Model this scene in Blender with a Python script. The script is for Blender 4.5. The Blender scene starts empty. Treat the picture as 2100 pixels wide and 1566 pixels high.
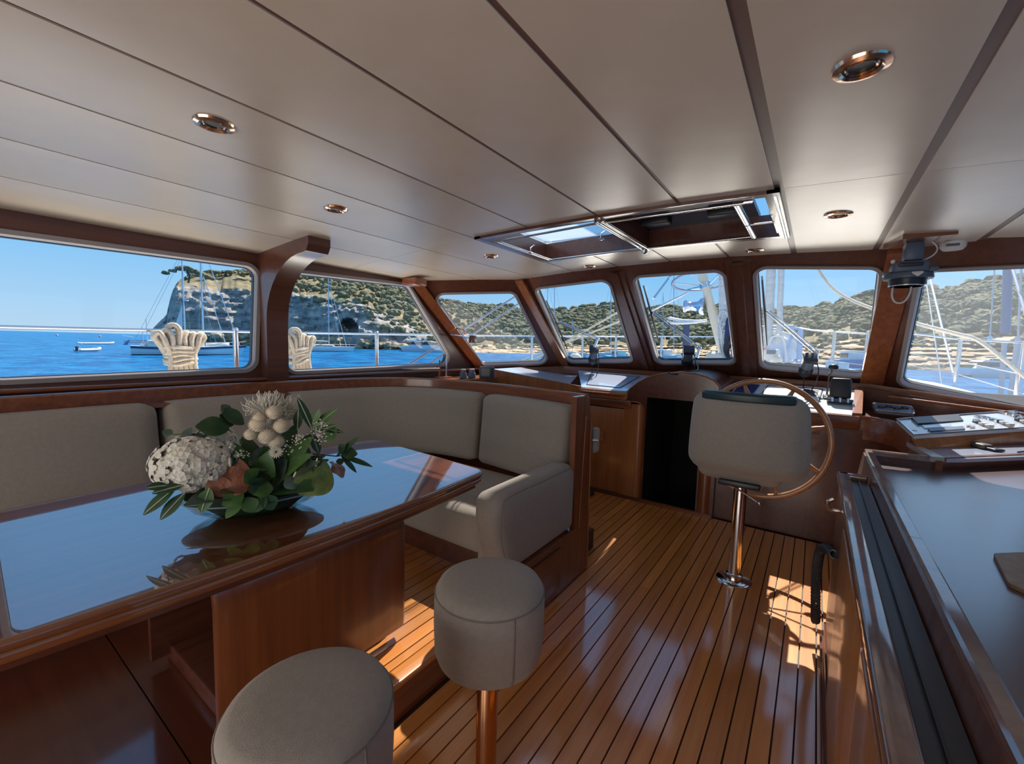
import bpy, bmesh, math, random
from mathutils import Vector, Matrix, noise
random.seed(7)
SC = bpy.context.scene
COL = SC.collection
V = Vector
# ------------------------------------------------------------------ camera
EYE = V((0.0, 0.0, 1.5))
FPX, PCX, PCY = 880.0, 1050.0, 783.0
def _basis(vpx=1675.0, vpy=722.0, roll=.027):
    y = V((vpx-PCX, vpy-PCY, FPX)).normalized()
    q = V((-PCX, vpy-roll*vpx-PCY, FPX))
    up = y.cross(q).normalized()
    if up.y > 0: up = -up
    x = y.cross(up).normalized()
    if x.x < 0: x = -x
    return Matrix((x, y, up))
RB = _basis()
cam = bpy.data.cameras.new('camera'); camo = bpy.data.objects.new('camera', cam); COL.objects.link(camo)
cam.sensor_width = 36.0; cam.lens = 36.0*FPX/2100.0; cam.clip_start = .02; cam.clip_end = 20000
r_, d_, f_ = RB.col[0], RB.col[1], RB.col[2]
camo.matrix_world = Matrix(((r_.x, -d_.x, -f_.x, EYE.x), (r_.y, -d_.y, -f_.y, EYE.y), (r_.z, -d_.z, -f_.z, EYE.z), (0, 0, 0, 1)))
SC.camera = camo
# bearings: where a line of sight meets a real plane or range
def ray(px, py): return RB @ V((px-PCX, py-PCY, FPX))
def at_z(px, py, z): d = ray(px, py); return EYE + d*((z-EYE.z)/d.z)
def at_x(px, py, x): d = ray(px, py); return EYE + d*(x/d.x)
def at_y(px, py, y): d = ray(px, py); return EYE + d*(y/d.y)
def at_r(px, py, r): d = ray(px, py); return EYE + d*(r/math.hypot(d.x, d.y))
# ------------------------------------------------------------------ sky, sun, added fill lamps, exposure
W = bpy.data.worlds.new('sky'); SC.world = W; W.use_nodes = True
nt = W.node_tree; nt.nodes.clear()
tc = nt.nodes.new('ShaderNodeTexCoord'); sp = nt.nodes.new('ShaderNodeSeparateXYZ'); rp = nt.nodes.new('ShaderNodeValToRGB')
bg = nt.nodes.new('ShaderNodeBackground'); wo = nt.nodes.new('ShaderNodeOutputWorld')
nt.links.new(tc.outputs['Generated'], sp.inputs[0]); nt.links.new(sp.outputs[2], rp.inputs[0])
nt.links.new(rp.outputs[0], bg.inputs[0]); nt.links.new(bg.outputs[0], wo.inputs[0])
e = rp.color_ramp.elements
e[0].position = 0.0; e[0].color = (.50, .70, .88, 1)
e[1].position = 1.0; e[1].color = (.14, .33, .68, 1)
for p, c in ((.05, (.42, .68, .93, 1)), (.14, (.27, .60, .95, 1)), (.30, (.20, .52, .95, 1)), (.6, (.17, .41, .80, 1))):
    k = e.new(p); k.color = c
bg.inputs[1].default_value = 1.0
sun = bpy.data.lights.new('sun', 'SUN'); sun.energy = 8.5; sun.angle = math.radians(.6); sun.color = (1, .93, .82)
suno = bpy.data.objects.new('sun', sun); COL.objects.link(suno)
SUN_TO = V((-.13, .765, 1.0)).normalized()
suno.rotation_euler = SUN_TO.to_track_quat('Z', 'Y').to_euler(); suno.location = (0, 30, 40)
def area(name, loc, aim, sx, sy, power, col):
    l = bpy.data.lights.new(name, 'AREA'); l.shape = 'RECTANGLE'; l.size = sx; l.size_y = sy; l.energy = power; l.color = col
    o = bpy.data.objects.new(name, l); COL.objects.link(o); o.location = loc
    o.rotation_euler = (V(loc)-V(aim)).to_track_quat('Z', 'Y').to_euler()
    return o
# added fill lamp, standing in for daylight from the unseen aft opening
area('aft_fill', (-1.1, -2.35, .9), (-1.0, 1.8, 2.1), 3.0, 1.4, 54, (1, .88, .72))
# added fill lamps aimed at the ceiling, in place of glitter off water and deck
area('port_fill', (-4.35, 1.7, .72), (-1.9, 1.5, 2.2), 4.2, .7, 38, (1, .90, .74))
area('front_fill', (-1.1, 6.15, 1.08), (-1.0, 2.6, 2.2), 3.8, .9, 84, (1, .90, .74))
vs = SC.view_settings
SC.display_settings.display_device = 'sRGB'
vs.view_transform = 'Standard'; vs.look = 'None'; vs.exposure = 0.0; vs.gamma = 1.0; vs.use_curve_mapping = False
# ------------------------------------------------------------------ mesh tools
class MB:
    def __init__(s): s.v = []; s.f = []
    def add(s, vs_, fs, M=None):
        b = len(s.v)
        s.v += [(M @ V(p)) if M is not None else V(p) for p in vs_]
        s.f += [tuple(i+b for i in f) for f in fs]
        return s
    def box(s, x0, x1, y0, y1, z0, z1, M=None):
        return s.add([(x, y, z) for z in (z0, z1) for y in (y0, y1) for x in (x0, x1)],
                     [(0, 2, 3, 1), (4, 5, 7, 6), (0, 1, 5, 4), (2, 6, 7, 3), (0, 4, 6, 2), (1, 3, 7, 5)], M)
    def rbox(s, x0, x1, y0, y1, z0, z1, r=.01, n=2, M=None):
        bm = bmesh.new(); bmesh.ops.create_cube(bm, size=1)
        for v in bm.verts: v.co = V(((x0+x1)/2+v.co.x*(x1-x0), (y0+y1)/2+v.co.y*(y1-y0), (z0+z1)/2+v.co.z*(z1-z0)))
        bmesh.ops.bevel(bm, geom=bm.edges[:], offset=r, segments=n, profile=.5, affect='EDGES')
        return s.addbm(bm, M)
    def addbm(s, bm, M=None):
        bm.verts.index_update()
        s.add([v.co.copy() for v in bm.verts], [[v.index for v in f.verts] for f in bm.faces], M); bm.free(); return s
    def soft(s, c, h, r, n=10, bulge=(0, 0, 0), M=None, warp=None):
        # evenly meshed rounded box with puffed faces
        idx = {}; vs_ = []; fs = []
        def vert(i, j, k):
            key = (i, j, k)
            if key in idx: return idx[key]
            u = [2*t/n-1 for t in key]
            p = V([math.copysign(abs(u[a])**.75, u[a])*h[a] for a in range(3)])
            q = V([max(-(h[a]-r), min(h[a]-r, p[a])) for a in range(3)])
            d = p-q
            if d.length > 1e-9: p = q+d.normalized()*r
            for a in range(3):
                o = [b for b in range(3) if b != a]
                w = (1-u[o[0]]**2)*(1-u[o[1]]**2)
                p[a] += u[a]*bulge[a]*w
            p = p+V(c)
            if M is not None: p = M @ p
            if warp: p = V(warp(p))
            idx[key] = len(vs_); vs_.append(p); return idx[key]
        for a in range(3):
            b, c2 = (a+1) % 3, (a+2) % 3
            for side in (0, n):
                for i in range(n):
                    for j in range(n):
                        q = []
                        for di, dj in ((0, 0), (1, 0), (1, 1), (0, 1)):
                            k = [0, 0, 0]; k[a] = side; k[b] = i+di; k[c2] = j+dj
                            q.append(vert(*k))
                        fs.append(q if side else q[::-1])
        return s.add(vs_, fs)
    def tube(s, pts, r, n=8, closed=False, cap=True):
        pts = [V(p) for p in pts]; m = len(pts); rings = []
        rr = r if isinstance(r, (list, tuple)) else [r]*m
        nrm = None
        for i, p in enumerate(pts):
            if closed: t = pts[(i+1) % m]-pts[i-1]
            else: t = pts[min(i+1, m-1)]-pts[max(i-1, 0)]
            t.normalize()
            if nrm is None:
                a = V((0, 0, 1)) if abs(t.z) < .9 else V((1, 0, 0)); nrm = t.cross(a).normalized()
            nrm = (nrm-t*nrm.dot(t)).normalized(); b = t.cross(nrm)
            rings.append([p+(nrm*math.cos(2*math.pi*k/n)+b*math.sin(2*math.pi*k/n))*rr[i] for k in range(n)])
        return s.rings(rings, closed, cap)
    def rings(s, rings, closed=False, cap=True):
        n = len(rings[0]); m = len(rings)
        fs = []
        for i in range(m if closed else m-1):
            j = (i+1) % m
            for k in range(n): fs.append((i*n+k, i*n+(k+1) % n, j*n+(k+1) % n, j*n+k))
        if cap and not closed: fs += [tuple(range(n))[::-1], tuple((m-1)*n+k for k in range(n))]
        return s.add([p for r in rings for p in r], fs)
    def lathe(s, prof, M=None, n=24, c=(0, 0, 0)):
        rings = [[V((c[0]+r*math.cos(2*math.pi*k/n), c[1]+r*math.sin(2*math.pi*k/n), c[2]+z)) for k in range(n)] for r, z in prof]
        if M is not None: rings = [[M @ p for p in r] for r in rings]
        return s.rings(rings, False, True)
    def ball(s, c, r, n=12, M=None):
        rx, ry, rz = r if isinstance(r, (list, tuple)) else (r, r, r)
        rings = []
        for i in range(1, n//2+1):
            a = math.pi*i/(n//2+1); rings.append([V((c[0]+rx*math.sin(a)*math.cos(2*math.pi*k/n), c[1]+ry*math.sin(a)*math.sin(2*math.pi*k/n), c[2]-rz*math.cos(a))) for k in range(n)])
        if M is not None: rings = [[M @ p for p in r] for r in rings]
        return s.rings(rings)
    def prism(s, poly, vec):
        n = len(poly); a = [V(p) for p in poly]; b = [p+V(vec) for p in a]
        return s.add(a+b, [tuple(range(n))[::-1], tuple(range(n, 2*n))]+[(i, (i+1) % n, n+(i+1) % n, n+i) for i in range(n)])
    def sweep(s, path, prof, closed=False, up=(0, 0, 1)):
        # profile (a, b): a to the right of travel, b along up
        path = [V(p) for p in path]; m = len(path); U = V(up); rings = []
        for i, p in enumerate(path):
            if closed: t0 = (p-path[i-1]).normalized(); t1 = (path[(i+1) % m]-p).normalized()
            else:
                t0 = (p-path[max(i-1, 0)]); t1 = (path[min(i+1, m-1)]-p)
                if t0.length < 1e-9: t0 = t1
                if t1.length < 1e-9: t1 = t0
                t0 = t0.normalized(); t1 = t1.normalized()
            n0 = t0.cross(U).normalized(); n1 = t1.cross(U).normalized(); nn = (n0+n1).normalized()
            k = 1/max(.4, nn.dot(n0))
            rings.append([p+nn*(a*k)+U*b for a, b in prof])
        return s.rings(rings, closed)
    def build(s, name, mat, parent=None, ang=40, **kw):
        return obj(name, s.v, s.f, mat, parent, ang, **kw)
def obj(name, vs_, fs, mat, parent=None, ang=40, recenter=True):
    me = bpy.data.meshes.new(name)
    c = V((0, 0, 0))
    if recenter and vs_:
        lo = V([min(p[a] for p in vs_) for a in range(3)]); hi = V([max(p[a] for p in vs_) for a in range(3)])
        c = V(((lo.x+hi.x)/2, (lo.y+hi.y)/2, lo.z))
    me.from_pydata([V(p)-c for p in vs_], [], fs); me.update()
    bm = bmesh.new(); bm.from_mesh(me); bmesh.ops.recalc_face_normals(bm, faces=bm.faces); bm.to_mesh(me); bm.free()
    if ang:
        me.shade_smooth(); me.set_sharp_from_angle(angle=math.radians(ang))
    o = bpy.data.objects.new(name, me); COL.objects.link(o); o.location = c
    if mat: me.materials.append(mat)
    if parent:
        o.parent = parent; o.location = c-pw(parent)
    return o
def pw(o):
    p = V(o.location)
    while o.parent: o = o.parent; p = p+o.location
    return p
def thing(name, loc, label, cat, group=None):
    o = bpy.data.objects.new(name, None); COL.objects.link(o); o.location = loc; o.empty_display_size = .05
    return tag(o, label, cat, group)
def tag(o, label=None, cat=None, group=None, kind=None):
    if label: o['label'] = label
    if cat: o['category'] = cat
    if group: o['group'] = group
    if kind: o['kind'] = kind
    return o
def struct(o, label=None): o['kind'] = 'structure'; return tag(o, label)
def sroot(name, loc, label=None):
    o = bpy.data.objects.new(name, None); COL.objects.link(o); o.location = loc; return struct(o, label)
def dup(o, parent=None):
    c = o.copy(); COL.objects.link(c)
    if parent: c.parent = parent
    for ch in o.children: dup(ch, c)
    return c
def crom(pts, k=8):
    pts = [V(p) for p in pts]; out = []
    for i in range(len(pts)-1):
        p0, p1, p2, p3 = pts[max(i-1, 0)], pts[i], pts[i+1], pts[min(i+2, len(pts)-1)]
        for j in range(k):
            t = j/k
            out.append(.5*((2*p1)+(p2-p0)*t+(2*p0-5*p1+4*p2-p3)*t*t+(3*p1-p0-3*p2+p3)*t**3))
    return out+[pts[-1]]
def roundpoly(pts, r, n=6):
    out = []; m = len(pts); pts = [V(p) for p in pts]
    rr = r if isinstance(r, (list, tuple)) else [r]*m
    for i in range(m):
        p, a, b = pts[i], pts[i-1], pts[(i+1) % m]
        if rr[i] <= 0: out.append(p); continue
        u = (a-p).normalized(); w = (b-p).normalized()
        ang = math.acos(max(-1, min(1, u.dot(w)))); d = rr[i]/math.tan(ang/2)
        d = min(d, .48*(a-p).length, .48*(b-p).length); rad = d*math.tan(ang/2)
        c = p+(u+w).normalized()*(rad/math.sin(ang/2))
        s0 = p+u*d-c; s1 = p+w*d-c
        for k in range(n+1):
            t = k/n; th = s0.angle(s1)
            v = (s0*math.sin((1-t)*th)+s1*math.sin(t*th))/math.sin(th) if th > 1e-6 else s0
            out.append(c+v)
    return out
def plate(outer, holes, nvec, th):
    # flat sheet with holes, thickness th along nvec
    bm = bmesh.new(); loops = []
    for lp in [outer]+holes:
        vs_ = [bm.verts.new(V(p)) for p in lp]; es = [bm.edges.new((vs_[i], vs_[(i+1) % len(vs_)])) for i in range(len(vs_))]
        loops.append(vs_)
    bmesh.ops.triangle_fill(bm, use_beauty=True, use_dissolve=False, edges=bm.edges[:], normal=V(nvec))
    bm.verts.index_update()
    mb = MB(); n = len(bm.verts); A = [v.co.copy() for v in bm.verts]; off = V(nvec).normalized()*th
    F = [[v.index for v in f.verts] for f in bm.faces]
    fs = F+[[i+n for i in f[::-1]] for f in F]
    for lp in loops:
        k = [v.index for v in lp]
        for i in range(len(k)): a, b = k[i], k[(i+1) % len(k)]; fs.append((a, b, b+n, a+n))
    bm.free(); mb.add(A+[p+off for p in A], fs); return mb
# ------------------------------------------------------------------ materials
def newmat(name):
    m = bpy.data.materials.new(name); m.use_nodes = True
    return m, m.node_tree, m.node_tree.nodes['Principled BSDF']
def setp(b, col=None, rough=None, metal=None, spec=None, coat=None, coatr=None, ior=None, coatior=None, sheen=None):
    if col: b.inputs['Base Color'].default_value = (*col, 1)
    if rough is not None: b.inputs['Roughness'].default_value = rough
    if metal is not None: b.inputs['Metallic'].default_value = metal
    if spec is not None: b.inputs['Specular IOR Level'].default_value = spec
    if coat is not None: b.inputs['Coat Weight'].default_value = coat
    if coatr is not None: b.inputs['Coat Roughness'].default_value = coatr
    if coatior is not None: b.inputs['Coat IOR'].default_value = coatior
    if ior is not None: b.inputs['IOR'].default_value = ior
    if sheen is not None: b.inputs['Sheen Weight'].default_value = sheen
def noisemix(name, c1, c2, scale=(5, 5, 5), detail=4, rough=.5, bump=0, bscale=None, lo=.35, hi=.65, c3=None, perobj=0, **kw):
    m, t, b = newmat(name); N = t.nodes.new; L = t.links.new
    tcn = N('ShaderNodeTexCoord'); mp = N('ShaderNodeMapping'); ns = N('ShaderNodeTexNoise'); cr = N('ShaderNodeValToRGB')
    mp.inputs['Scale'].default_value = scale; ns.inputs['Scale'].default_value = 1; ns.inputs['Detail'].default_value = detail
    ns.inputs['Roughness'].default_value = .6
    L(tcn.outputs['Object'], mp.inputs[0]); L(mp.outputs[0], ns.inputs[0]); L(ns.outputs[0], cr.inputs[0])
    el = cr.color_ramp.elements; el[0].position = lo; el[0].color = (*c1, 1); el[1].position = hi; el[1].color = (*c2, 1)
    if c3: k = el.new((lo+hi)/2); k.color = (*c3, 1)
    out = cr.outputs[0]
    if perobj:
        oi = N('ShaderNodeObjectInfo'); mr = N('ShaderNodeMapRange'); hs = N('ShaderNodeHueSaturation')
        mr.inputs[3].default_value = 1-perobj; mr.inputs[4].default_value = 1+perobj
        L(oi.outputs['Random'], mr.inputs[0]); L(mr.outputs[0], hs.inputs['Value']); L(out, hs.inputs['Color']); out = hs.outputs[0]
        ad = N('ShaderNodeVectorMath'); ad.operation = 'ADD'; L(tcn.outputs['Object'], ad.inputs[0])
        sc = N('ShaderNodeMath'); sc.operation = 'MULTIPLY'; sc.inputs[1].default_value = 37; L(oi.outputs['Random'], sc.inputs[0]); L(sc.outputs[0], ad.inputs[1]); L(ad.outputs[0], mp.inputs[0])
    L(out, b.inputs['Base Color'])
    setp(b, rough=rough, **kw)
    if bump:
        n2 = N('ShaderNodeTexNoise'); bp = N('ShaderNodeBump'); mp2 = N('ShaderNodeMapping')
        bs = bscale or tuple(4*x for x in scale); mp2.inputs['Scale'].default_value = bs; n2.inputs['Scale'].default_value = 1; n2.inputs['Detail'].default_value = 3
        L(tcn.outputs['Object'], mp2.inputs[0]); L(mp2.outputs[0], n2.inputs[0]); L(n2.outputs[0], bp.inputs['Height']); bp.inputs['Strength'].default_value = bump; bp.inputs['Distance'].default_value = .01
        L(bp.outputs[0], b.inputs['Normal'])
    return m
def plain(name, col, rough=.5, **kw):
    m, t, b = newmat(name); setp(b, col, rough, **kw); return m
def wood(name, c1, c2, axis='y', rough=.35, coat=.6, coatr=.12, sc=1.0, coatior=1.5, perobj=0):
    s = {'x': (1.2, 26, 26), 'y': (26, 1.2, 26), 'z': (26, 26, 1.2)}[axis]
    return noisemix(name, c1, c2, tuple(k*sc for k in s), 5, rough, 0, coat=coat, coatr=coatr, coatior=coatior, perobj=perobj, lo=.3, hi=.7)
MAH = dict(c1=(.13, .034, .012), c2=(.25, .078, .027))
M_wy = wood('mahogany_along_y', **MAH, axis='y'); M_wx = wood('mahogany_along_x', **MAH, axis='x'); M_wz = wood('mahogany_upright', **MAH, axis='z')
M_dk = wood('mahogany_dark', (.07, .02, .011), (.13, .037, .02), axis='y', coat=.5)
M_post = wood('varnished_post', (.22, .062, .02), (.36, .12, .042), axis='z')
M_fr = wood('window_surround_wood', (.09, .029, .017), (.15, .052, .028), axis='y', coat=.5, coatr=.16)
M_cab = wood('cabinet_teak', (.30, .105, .03), (.42, .165, .05), axis='z', coat=.5, coatr=.15)
M_table = wood('table_lacquer', (.10, .026, .009), (.19, .055, .018), axis='y', rough=.3, coat=1, coatr=.006, coatior=3.5)
M_floor = wood('teak_plank', (.54, .175, .030), (.70, .285, .062), axis='y', rough=.4, coat=1, coatr=.11, coatior=2.0, perobj=.14, sc=1.3)
M_seam = plain('dark_seam', (.05, .022, .012), .6)
M_fab = noisemix('taupe_fabric', (.30, .262, .225), (.325, .285, .245), (60, 60, 60), 2, .9, .25, (450, 450, 450), sheen=.2)
M_fabd = plain('seam_thread', (.2, .17, .15), .9)
M_ceil = noisemix('ceiling_panel', (.64, .55, .44), (.72, .63, .52), (1.4, 1.4, 1.4), 4, .30, .14, (7, 7, 7), spec=.6)
M_batten = plain('ceiling_batten', (.16, .085, .07), .4)
M_chrome = plain('chrome', (.80, .78, .76), .12, metal=1)
M_steel = plain('polished_steel', (.72, .72, .72), .22, metal=1)
M_brass = plain('rose_brass', (.95, .62, .42), .18, metal=1)
M_black = plain('black_plastic', (.02, .021, .026), .4)
M_bluegrey = plain('blue_grey_metal', (.10, .13, .18), .45)
M_white = plain('white_gelcoat', (.80, .80, .79), .3)
M_whitedull = plain('white_plastic', (.74, .72, .68), .5)
M_gasket = plain('pale_window_gasket', (.34, .31, .31), .4)
M_navy = plain('navy', (.02, .035, .11), .35)
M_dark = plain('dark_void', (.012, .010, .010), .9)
M_teal = plain('dark_teal_vinyl', (.02, .045, .055), .4)
def glass(name, tint=(.97, .985, 1.0), refl=.06, rough=0.0):
    m = bpy.data.materials.new(name); m.use_nodes = True; t = m.node_tree; t.nodes.clear(); N = t.nodes.new
    tr = N('ShaderNodeBsdfTransparent'); gl = N('ShaderNodeBsdfGlossy'); mx = N('ShaderNodeMixShader'); fr = N('ShaderNodeLayerWeight'); p5 = N('ShaderNodeMath'); p5.operation = 'POWER'; p5.inputs[1].default_value = 4.0; ma = N('ShaderNodeMath'); ma.operation = 'MULTIPLY_ADD'; ma.inputs[1].default_value = .7; ma.inputs[2].default_value = .03; o = N('ShaderNodeOutputMaterial')
    tr.inputs[0].default_value = (*tint, 1); gl.inputs['Roughness'].default_value = rough; t.links.new(fr.outputs['Facing'], p5.inputs[0]); t.links.new(p5.outputs[0], ma.inputs[0])
    t.links.new(ma.outputs[0], mx.inputs[0]); t.links.new(tr.outputs[0], mx.inputs[1]); t.links.new(gl.outputs[0], mx.inputs[2]); t.links.new(mx.outputs[0], o.inputs[0])
    return m
M_glass = glass('window_glass')
def hazeglass(name, amt):
    # salt-hazed pane: a thin film that scatters some daylight
    m = glass(name); t = m.node_tree; N = t.nodes.new
    o = [n for n in t.nodes if n.type == 'OUTPUT_MATERIAL'][0]; mx = [n for n in t.nodes if n.type == 'MIX_SHADER'][0]
    d = N('ShaderNodeBsdfTranslucent'); d.inputs[0].default_value = (.85, .88, .92, 1); m2 = N('ShaderNodeMixShader'); m2.inputs[0].default_value = amt
    t.links.new(mx.outputs[0], m2.inputs[1]); t.links.new(d.outputs[0], m2.inputs[2]); t.links.new(m2.outputs[0], o.inputs[0])
    return m
M_haze = hazeglass('salt_hazed_glass', .09)
M_haze2 = hazeglass('lightly_hazed_glass', .04)
M_clear = glass('clear_vase_glass', (.9, .96, .95))
# ------------------------------------------------------------------ the setting: sole, platform, ceiling, walls, windows
def zc(x): return 2.235-.018*(x+1.06)**2
fl = struct(MB().box(-3.45, -1.30, 2.4, 4.12, -.06, -.012).box(-1.30, .20, -2.5, 4.12, -.06, -.012).box(.20, 1.42, 2.6, 4.12, -.06, -.012).build('floor', M_seam, ang=0))
PW = .0705
def planks(root, x0, x1, y0, y1, ztop, first, name='floor_plank'):
    x = first
    while x < x1:
        a, b = max(x, x0)+.0032, min(x+PW, x1)-.0032
        if b-a > .012:
            cuts = [y0]
            if random.random() < .8: cuts.append(random.uniform(y0+.8, y1-.6))
            cuts.append(y1)
            for c0, c1 in zip(cuts[:-1], cuts[1:]):
                MB().box(a, b, c0+.001, c1-.001, ztop-.014, ztop).build(name, M_floor, root, ang=0)
        x += PW
planks(fl, -1.235, .135, -2.4, 4.08, 0.0, -.104-PW*17)
planks(fl, .136, .30, 2.73, 4.06, 0.0, -.104+PW*3)
planks(fl, -1.98, -1.236, 2.62, 4.06, 0.0, -.104-PW*27)
pf = struct(MB().box(-3.5, -1.262, -2.5, 2.9, -.02, .146).build('platform', M_seam, ang=0), 'raised dinette platform with teak planks and a lit nosing')
planks(pf, -3.45, -1.32, .955, 2.5, .16, -3.48)
M_panel = wood('sole_panel_veneer', (.10, .024, .009), (.15, .038, .014), axis='x', coat=1, coatr=.08, coatior=1.7)
for y0, y1 in ((-2.4, .444), (.449, .95)): MB().box(-3.45, -1.322, y0, y1, .146, .16).build('sole_panel', M_panel, pf, ang=0)
MB().rbox(-1.318, -1.245, -2.4, 1.74, .132, .164, .008, 2).build('nosing', M_floor, pf)
MB().box(-1.262, -1.25, -2.4, 1.72, 0, .134).build('riser', M_wy, pf, ang=0)
# ceiling panels between dark battens
SEAM = [-3.56, -2.97, -2.485, -1.99, -1.54, -1.07, -.625, -.19, .275, .735, 1.5]
GAP = [.01, .010, .011, .012, .014, .015, .019, .036, .034, .030, .01]
ce = sroot('ceiling', (-1.06, 1, 2.2))
def cpanel(x0, x1, y0, y1):
    n = 5; xs = [x0+(x1-x0)*i/n for i in range(n+1)]
    rings = []
    for y in (y0, y1):
        rings.append([V((x, y, zc(x)+.018)) for x in xs]+[V((x, y, zc(x)+(.0015 if x in (x0, x1) else 0))) for x in xs[::-1]])
    m = MB().rings(rings); m.build('ceiling_panel', M_ceil, ce, ang=25)
def batten(x, w, y0, y1):
    MB().box(x-w, x+w, y0, y1, zc(x)+.006, zc(x)+.024).build('ceiling_batten', M_batten, ce, ang=0)
HX0, HX1, HY0, HY1 = -1.955, -.20, 2.315, 3.20
for i in range(len(SEAM)-1):
    x0 = SEAM[i]+GAP[i]/2; x1 = SEAM[i+1]-GAP[i+1]/2
    yend = 3.9
    if SEAM[i] < -3: spans = [(-2.4, 2.34), (2.343, 3.64)]
    elif 3 <= i <= 6: spans = [(-2.4, HY0), (HY1, yend)]
    elif i <= 2: spans = [(-2.4, 2.34), (2.343, yend)]
    else: spans = [(-2.4, 2.30), (2.304, yend if i < 9 else 3.62)]
    for a, b in spans: cpanel(x0, x1, a, b)
for i in range(1, len(SEAM)-1):
    if 4 <= i <= 6: batten(SEAM[i], GAP[i], -2.4, HY0); batten(SEAM[i], GAP[i], HY1, 3.86)
    else: batten(SEAM[i], GAP[i], -2.4, 3.86)
rf = MB()
for b in ((-3.62, HX0-.03, -2.6, 3.35), (HX0-.03, HX1+.03, -2.6, HY0-.03), (HX0-.03, HX1+.03, HY1+.03, 3.9), (HX1+.03, 1.58, -2.6, 3.6), (-2.9, HX0-.03, 3.35, 3.9), (HX1+.03, .7, 3.6, 3.9)):
    rf.box(*b, 2.262, 2.32)
struct(rf.build('roof', M_white, ang=0))
# walls
def hole_on(p0, n, px, r):
    p0 = V(p0); n = V(n); out = []
    for q in px:
        d = ray(*q); out.append(EYE+d*((p0-EYE).dot(n)/d.dot(n)))
    return roundpoly(out, r, 7)
D = V((0, 1.07, -.91))
P = [V((-3.5, 3.10, 2.13)), V((-2.65, 3.85, 2.2)), V((.40, 3.85, 2.2)), V((1.45, 3.35, 2.14))]
WN = 0
def ringloft(loop, n, offs):
    # a frame following the hole: offs = list of (outward from hole, along n)
    m = len(loop); c = sum(loop, V())/m; rings = []
    for i, p in enumerate(loop):
        t = (loop[(i+1) % m]-loop[i-1]).normalized(); o = t.cross(n).normalized()
        if o.dot(p-c) < 0: o = -o
        rings.append([p+o*a+n*b for a, b in offs])
    return MB().rings(rings, True)
def window(hole, n, th, gm=None, label=None):
    # n points outwards; the sheet runs from the hole plane outwards by th
    global WN; WN += 1
    n = V(n).normalized()
    c = sum(hole, V())/len(hole)
    w = sroot('window_%d' % WN, c, label)
    ringloft(hole, n, [(.022, -.012), (-.004, -.012), (-.012, .004), (-.012, .03), (.0, .03), (.022, .0)]).build('window_frame', M_gasket, w)
    ringloft(hole, n, [(-.001, .03), (-.016, .03), (-.016, th+.004), (-.001, th+.004)]).build('rubber_seal', M_black, w)
    a = [p+n*(th*.6) for p in hole]; b = [p+n*(th*.6+.006) for p in hole]
    k = len(hole); MB().add(a, [tuple(range(k))]).build('pane', gm or M_glass, w, ang=0)
    return w
# port wall with its windows
nx = V((-1, 0, 0))
W1 = hole_on((-3.5, 0, 0), nx, [(-48, 471), (529, 547), (523, 757), (-48, 783)], .085)
W2 = hole_on((-3.5, 0, 0), nx, [(592, 556), (838, 585), (933, 746), (586, 763)], [.09, .10, .10, .09])
WA = roundpoly([(-3.5, -1.9, 2.0), (-3.5, .06, 2.0), (-3.5, .06, 1.24), (-3.5, -1.9, 1.24)], .085)
outer = [(-3.5, -2.5, -.02), (-3.5, 4.31, -.02), (-3.5, 4.31, 1.10), (-3.5, 3.04, 2.18), (-3.5, -2.5, 2.18)]
struct(plate(outer, [W1, W2, WA], nx, .06).build('wall_port', M_fr, ang=25))
window(W1, nx, .06, label='long port side window beside the settee, sea and ketch beyond'); window(W2, nx, .06, label='port side window with raked forward edge beyond the pillar'); window(WA, nx, .06)
# front: corner facet, three windscreen panes, corner facet
def facet_n(a, b):
    n = (b-a).cross(D).normalized()
    return n if n.y > 0 else -n
n3 = facet_n(P[0], P[1]); n4 = V((0, .91, 1.07)).normalized(); n7 = facet_n(P[2], P[3])
def quad(a, b, top=.04, bot=1.12): return [a-D*top, b-D*top, b+D*bot, a+D*bot]
W3 = hole_on(P[0], n3, [(884, 603), (1054, 600), (1126, 744), (987, 749)], .09)
W4 = hole_on(P[1], n4, [(1098, 592), (1248, 574), (1297, 740), (1164, 742)], .08)
W5 = hole_on(P[1], n4, [(1300, 568), (1484, 555), (1507, 744), (1348, 744)], .08)
W6 = hole_on(P[1], n4, [(1549, 549), (1806, 550), (1778, 773), (1563, 752)], .08)
q = P[3]-(P[3]-P[2]).normalized()*.12
t7 = hole_on(P[2], n7, [(1890, 556), (2105, 547), (2105, 843), (1843, 788)], 0)
W7 = roundpoly([t7[0], t7[1]+(t7[1]-t7[0])*.22, t7[2]+(t7[2]-t7[3])*.22, t7[3]], .08, 7)
struct(plate(quad(P[0], P[1]), [W3], n3, .05).build('wall_port_corner', M_fr, ang=25))
fq = quad(P[1], P[2]); struct(plate(fq, [W4, W5, W6], n4, .05).build('wall_front', M_fr, ang=25))
struct(plate(quad(P[2], P[3], .05, 1.16), [W7], n7, .05).build('wall_starboard_corner', M_fr, ang=25))
window(W3, n3, .05, M_haze2, 'port corner window with two diagonal stays outside'); window(W4, n4, .05, None, 'windscreen pane left of the centre pair, hill beyond')
window(W5, n4, .05, None, 'windscreen pane with the white mast and its hoop outside'); window(W6, n4, .05, M_haze2, 'windscreen pane ahead of the wheel with furled sails outside'); window(W7, n7, .05, M_haze, 'hazy starboard corner window beside the ceiling instrument')
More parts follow.
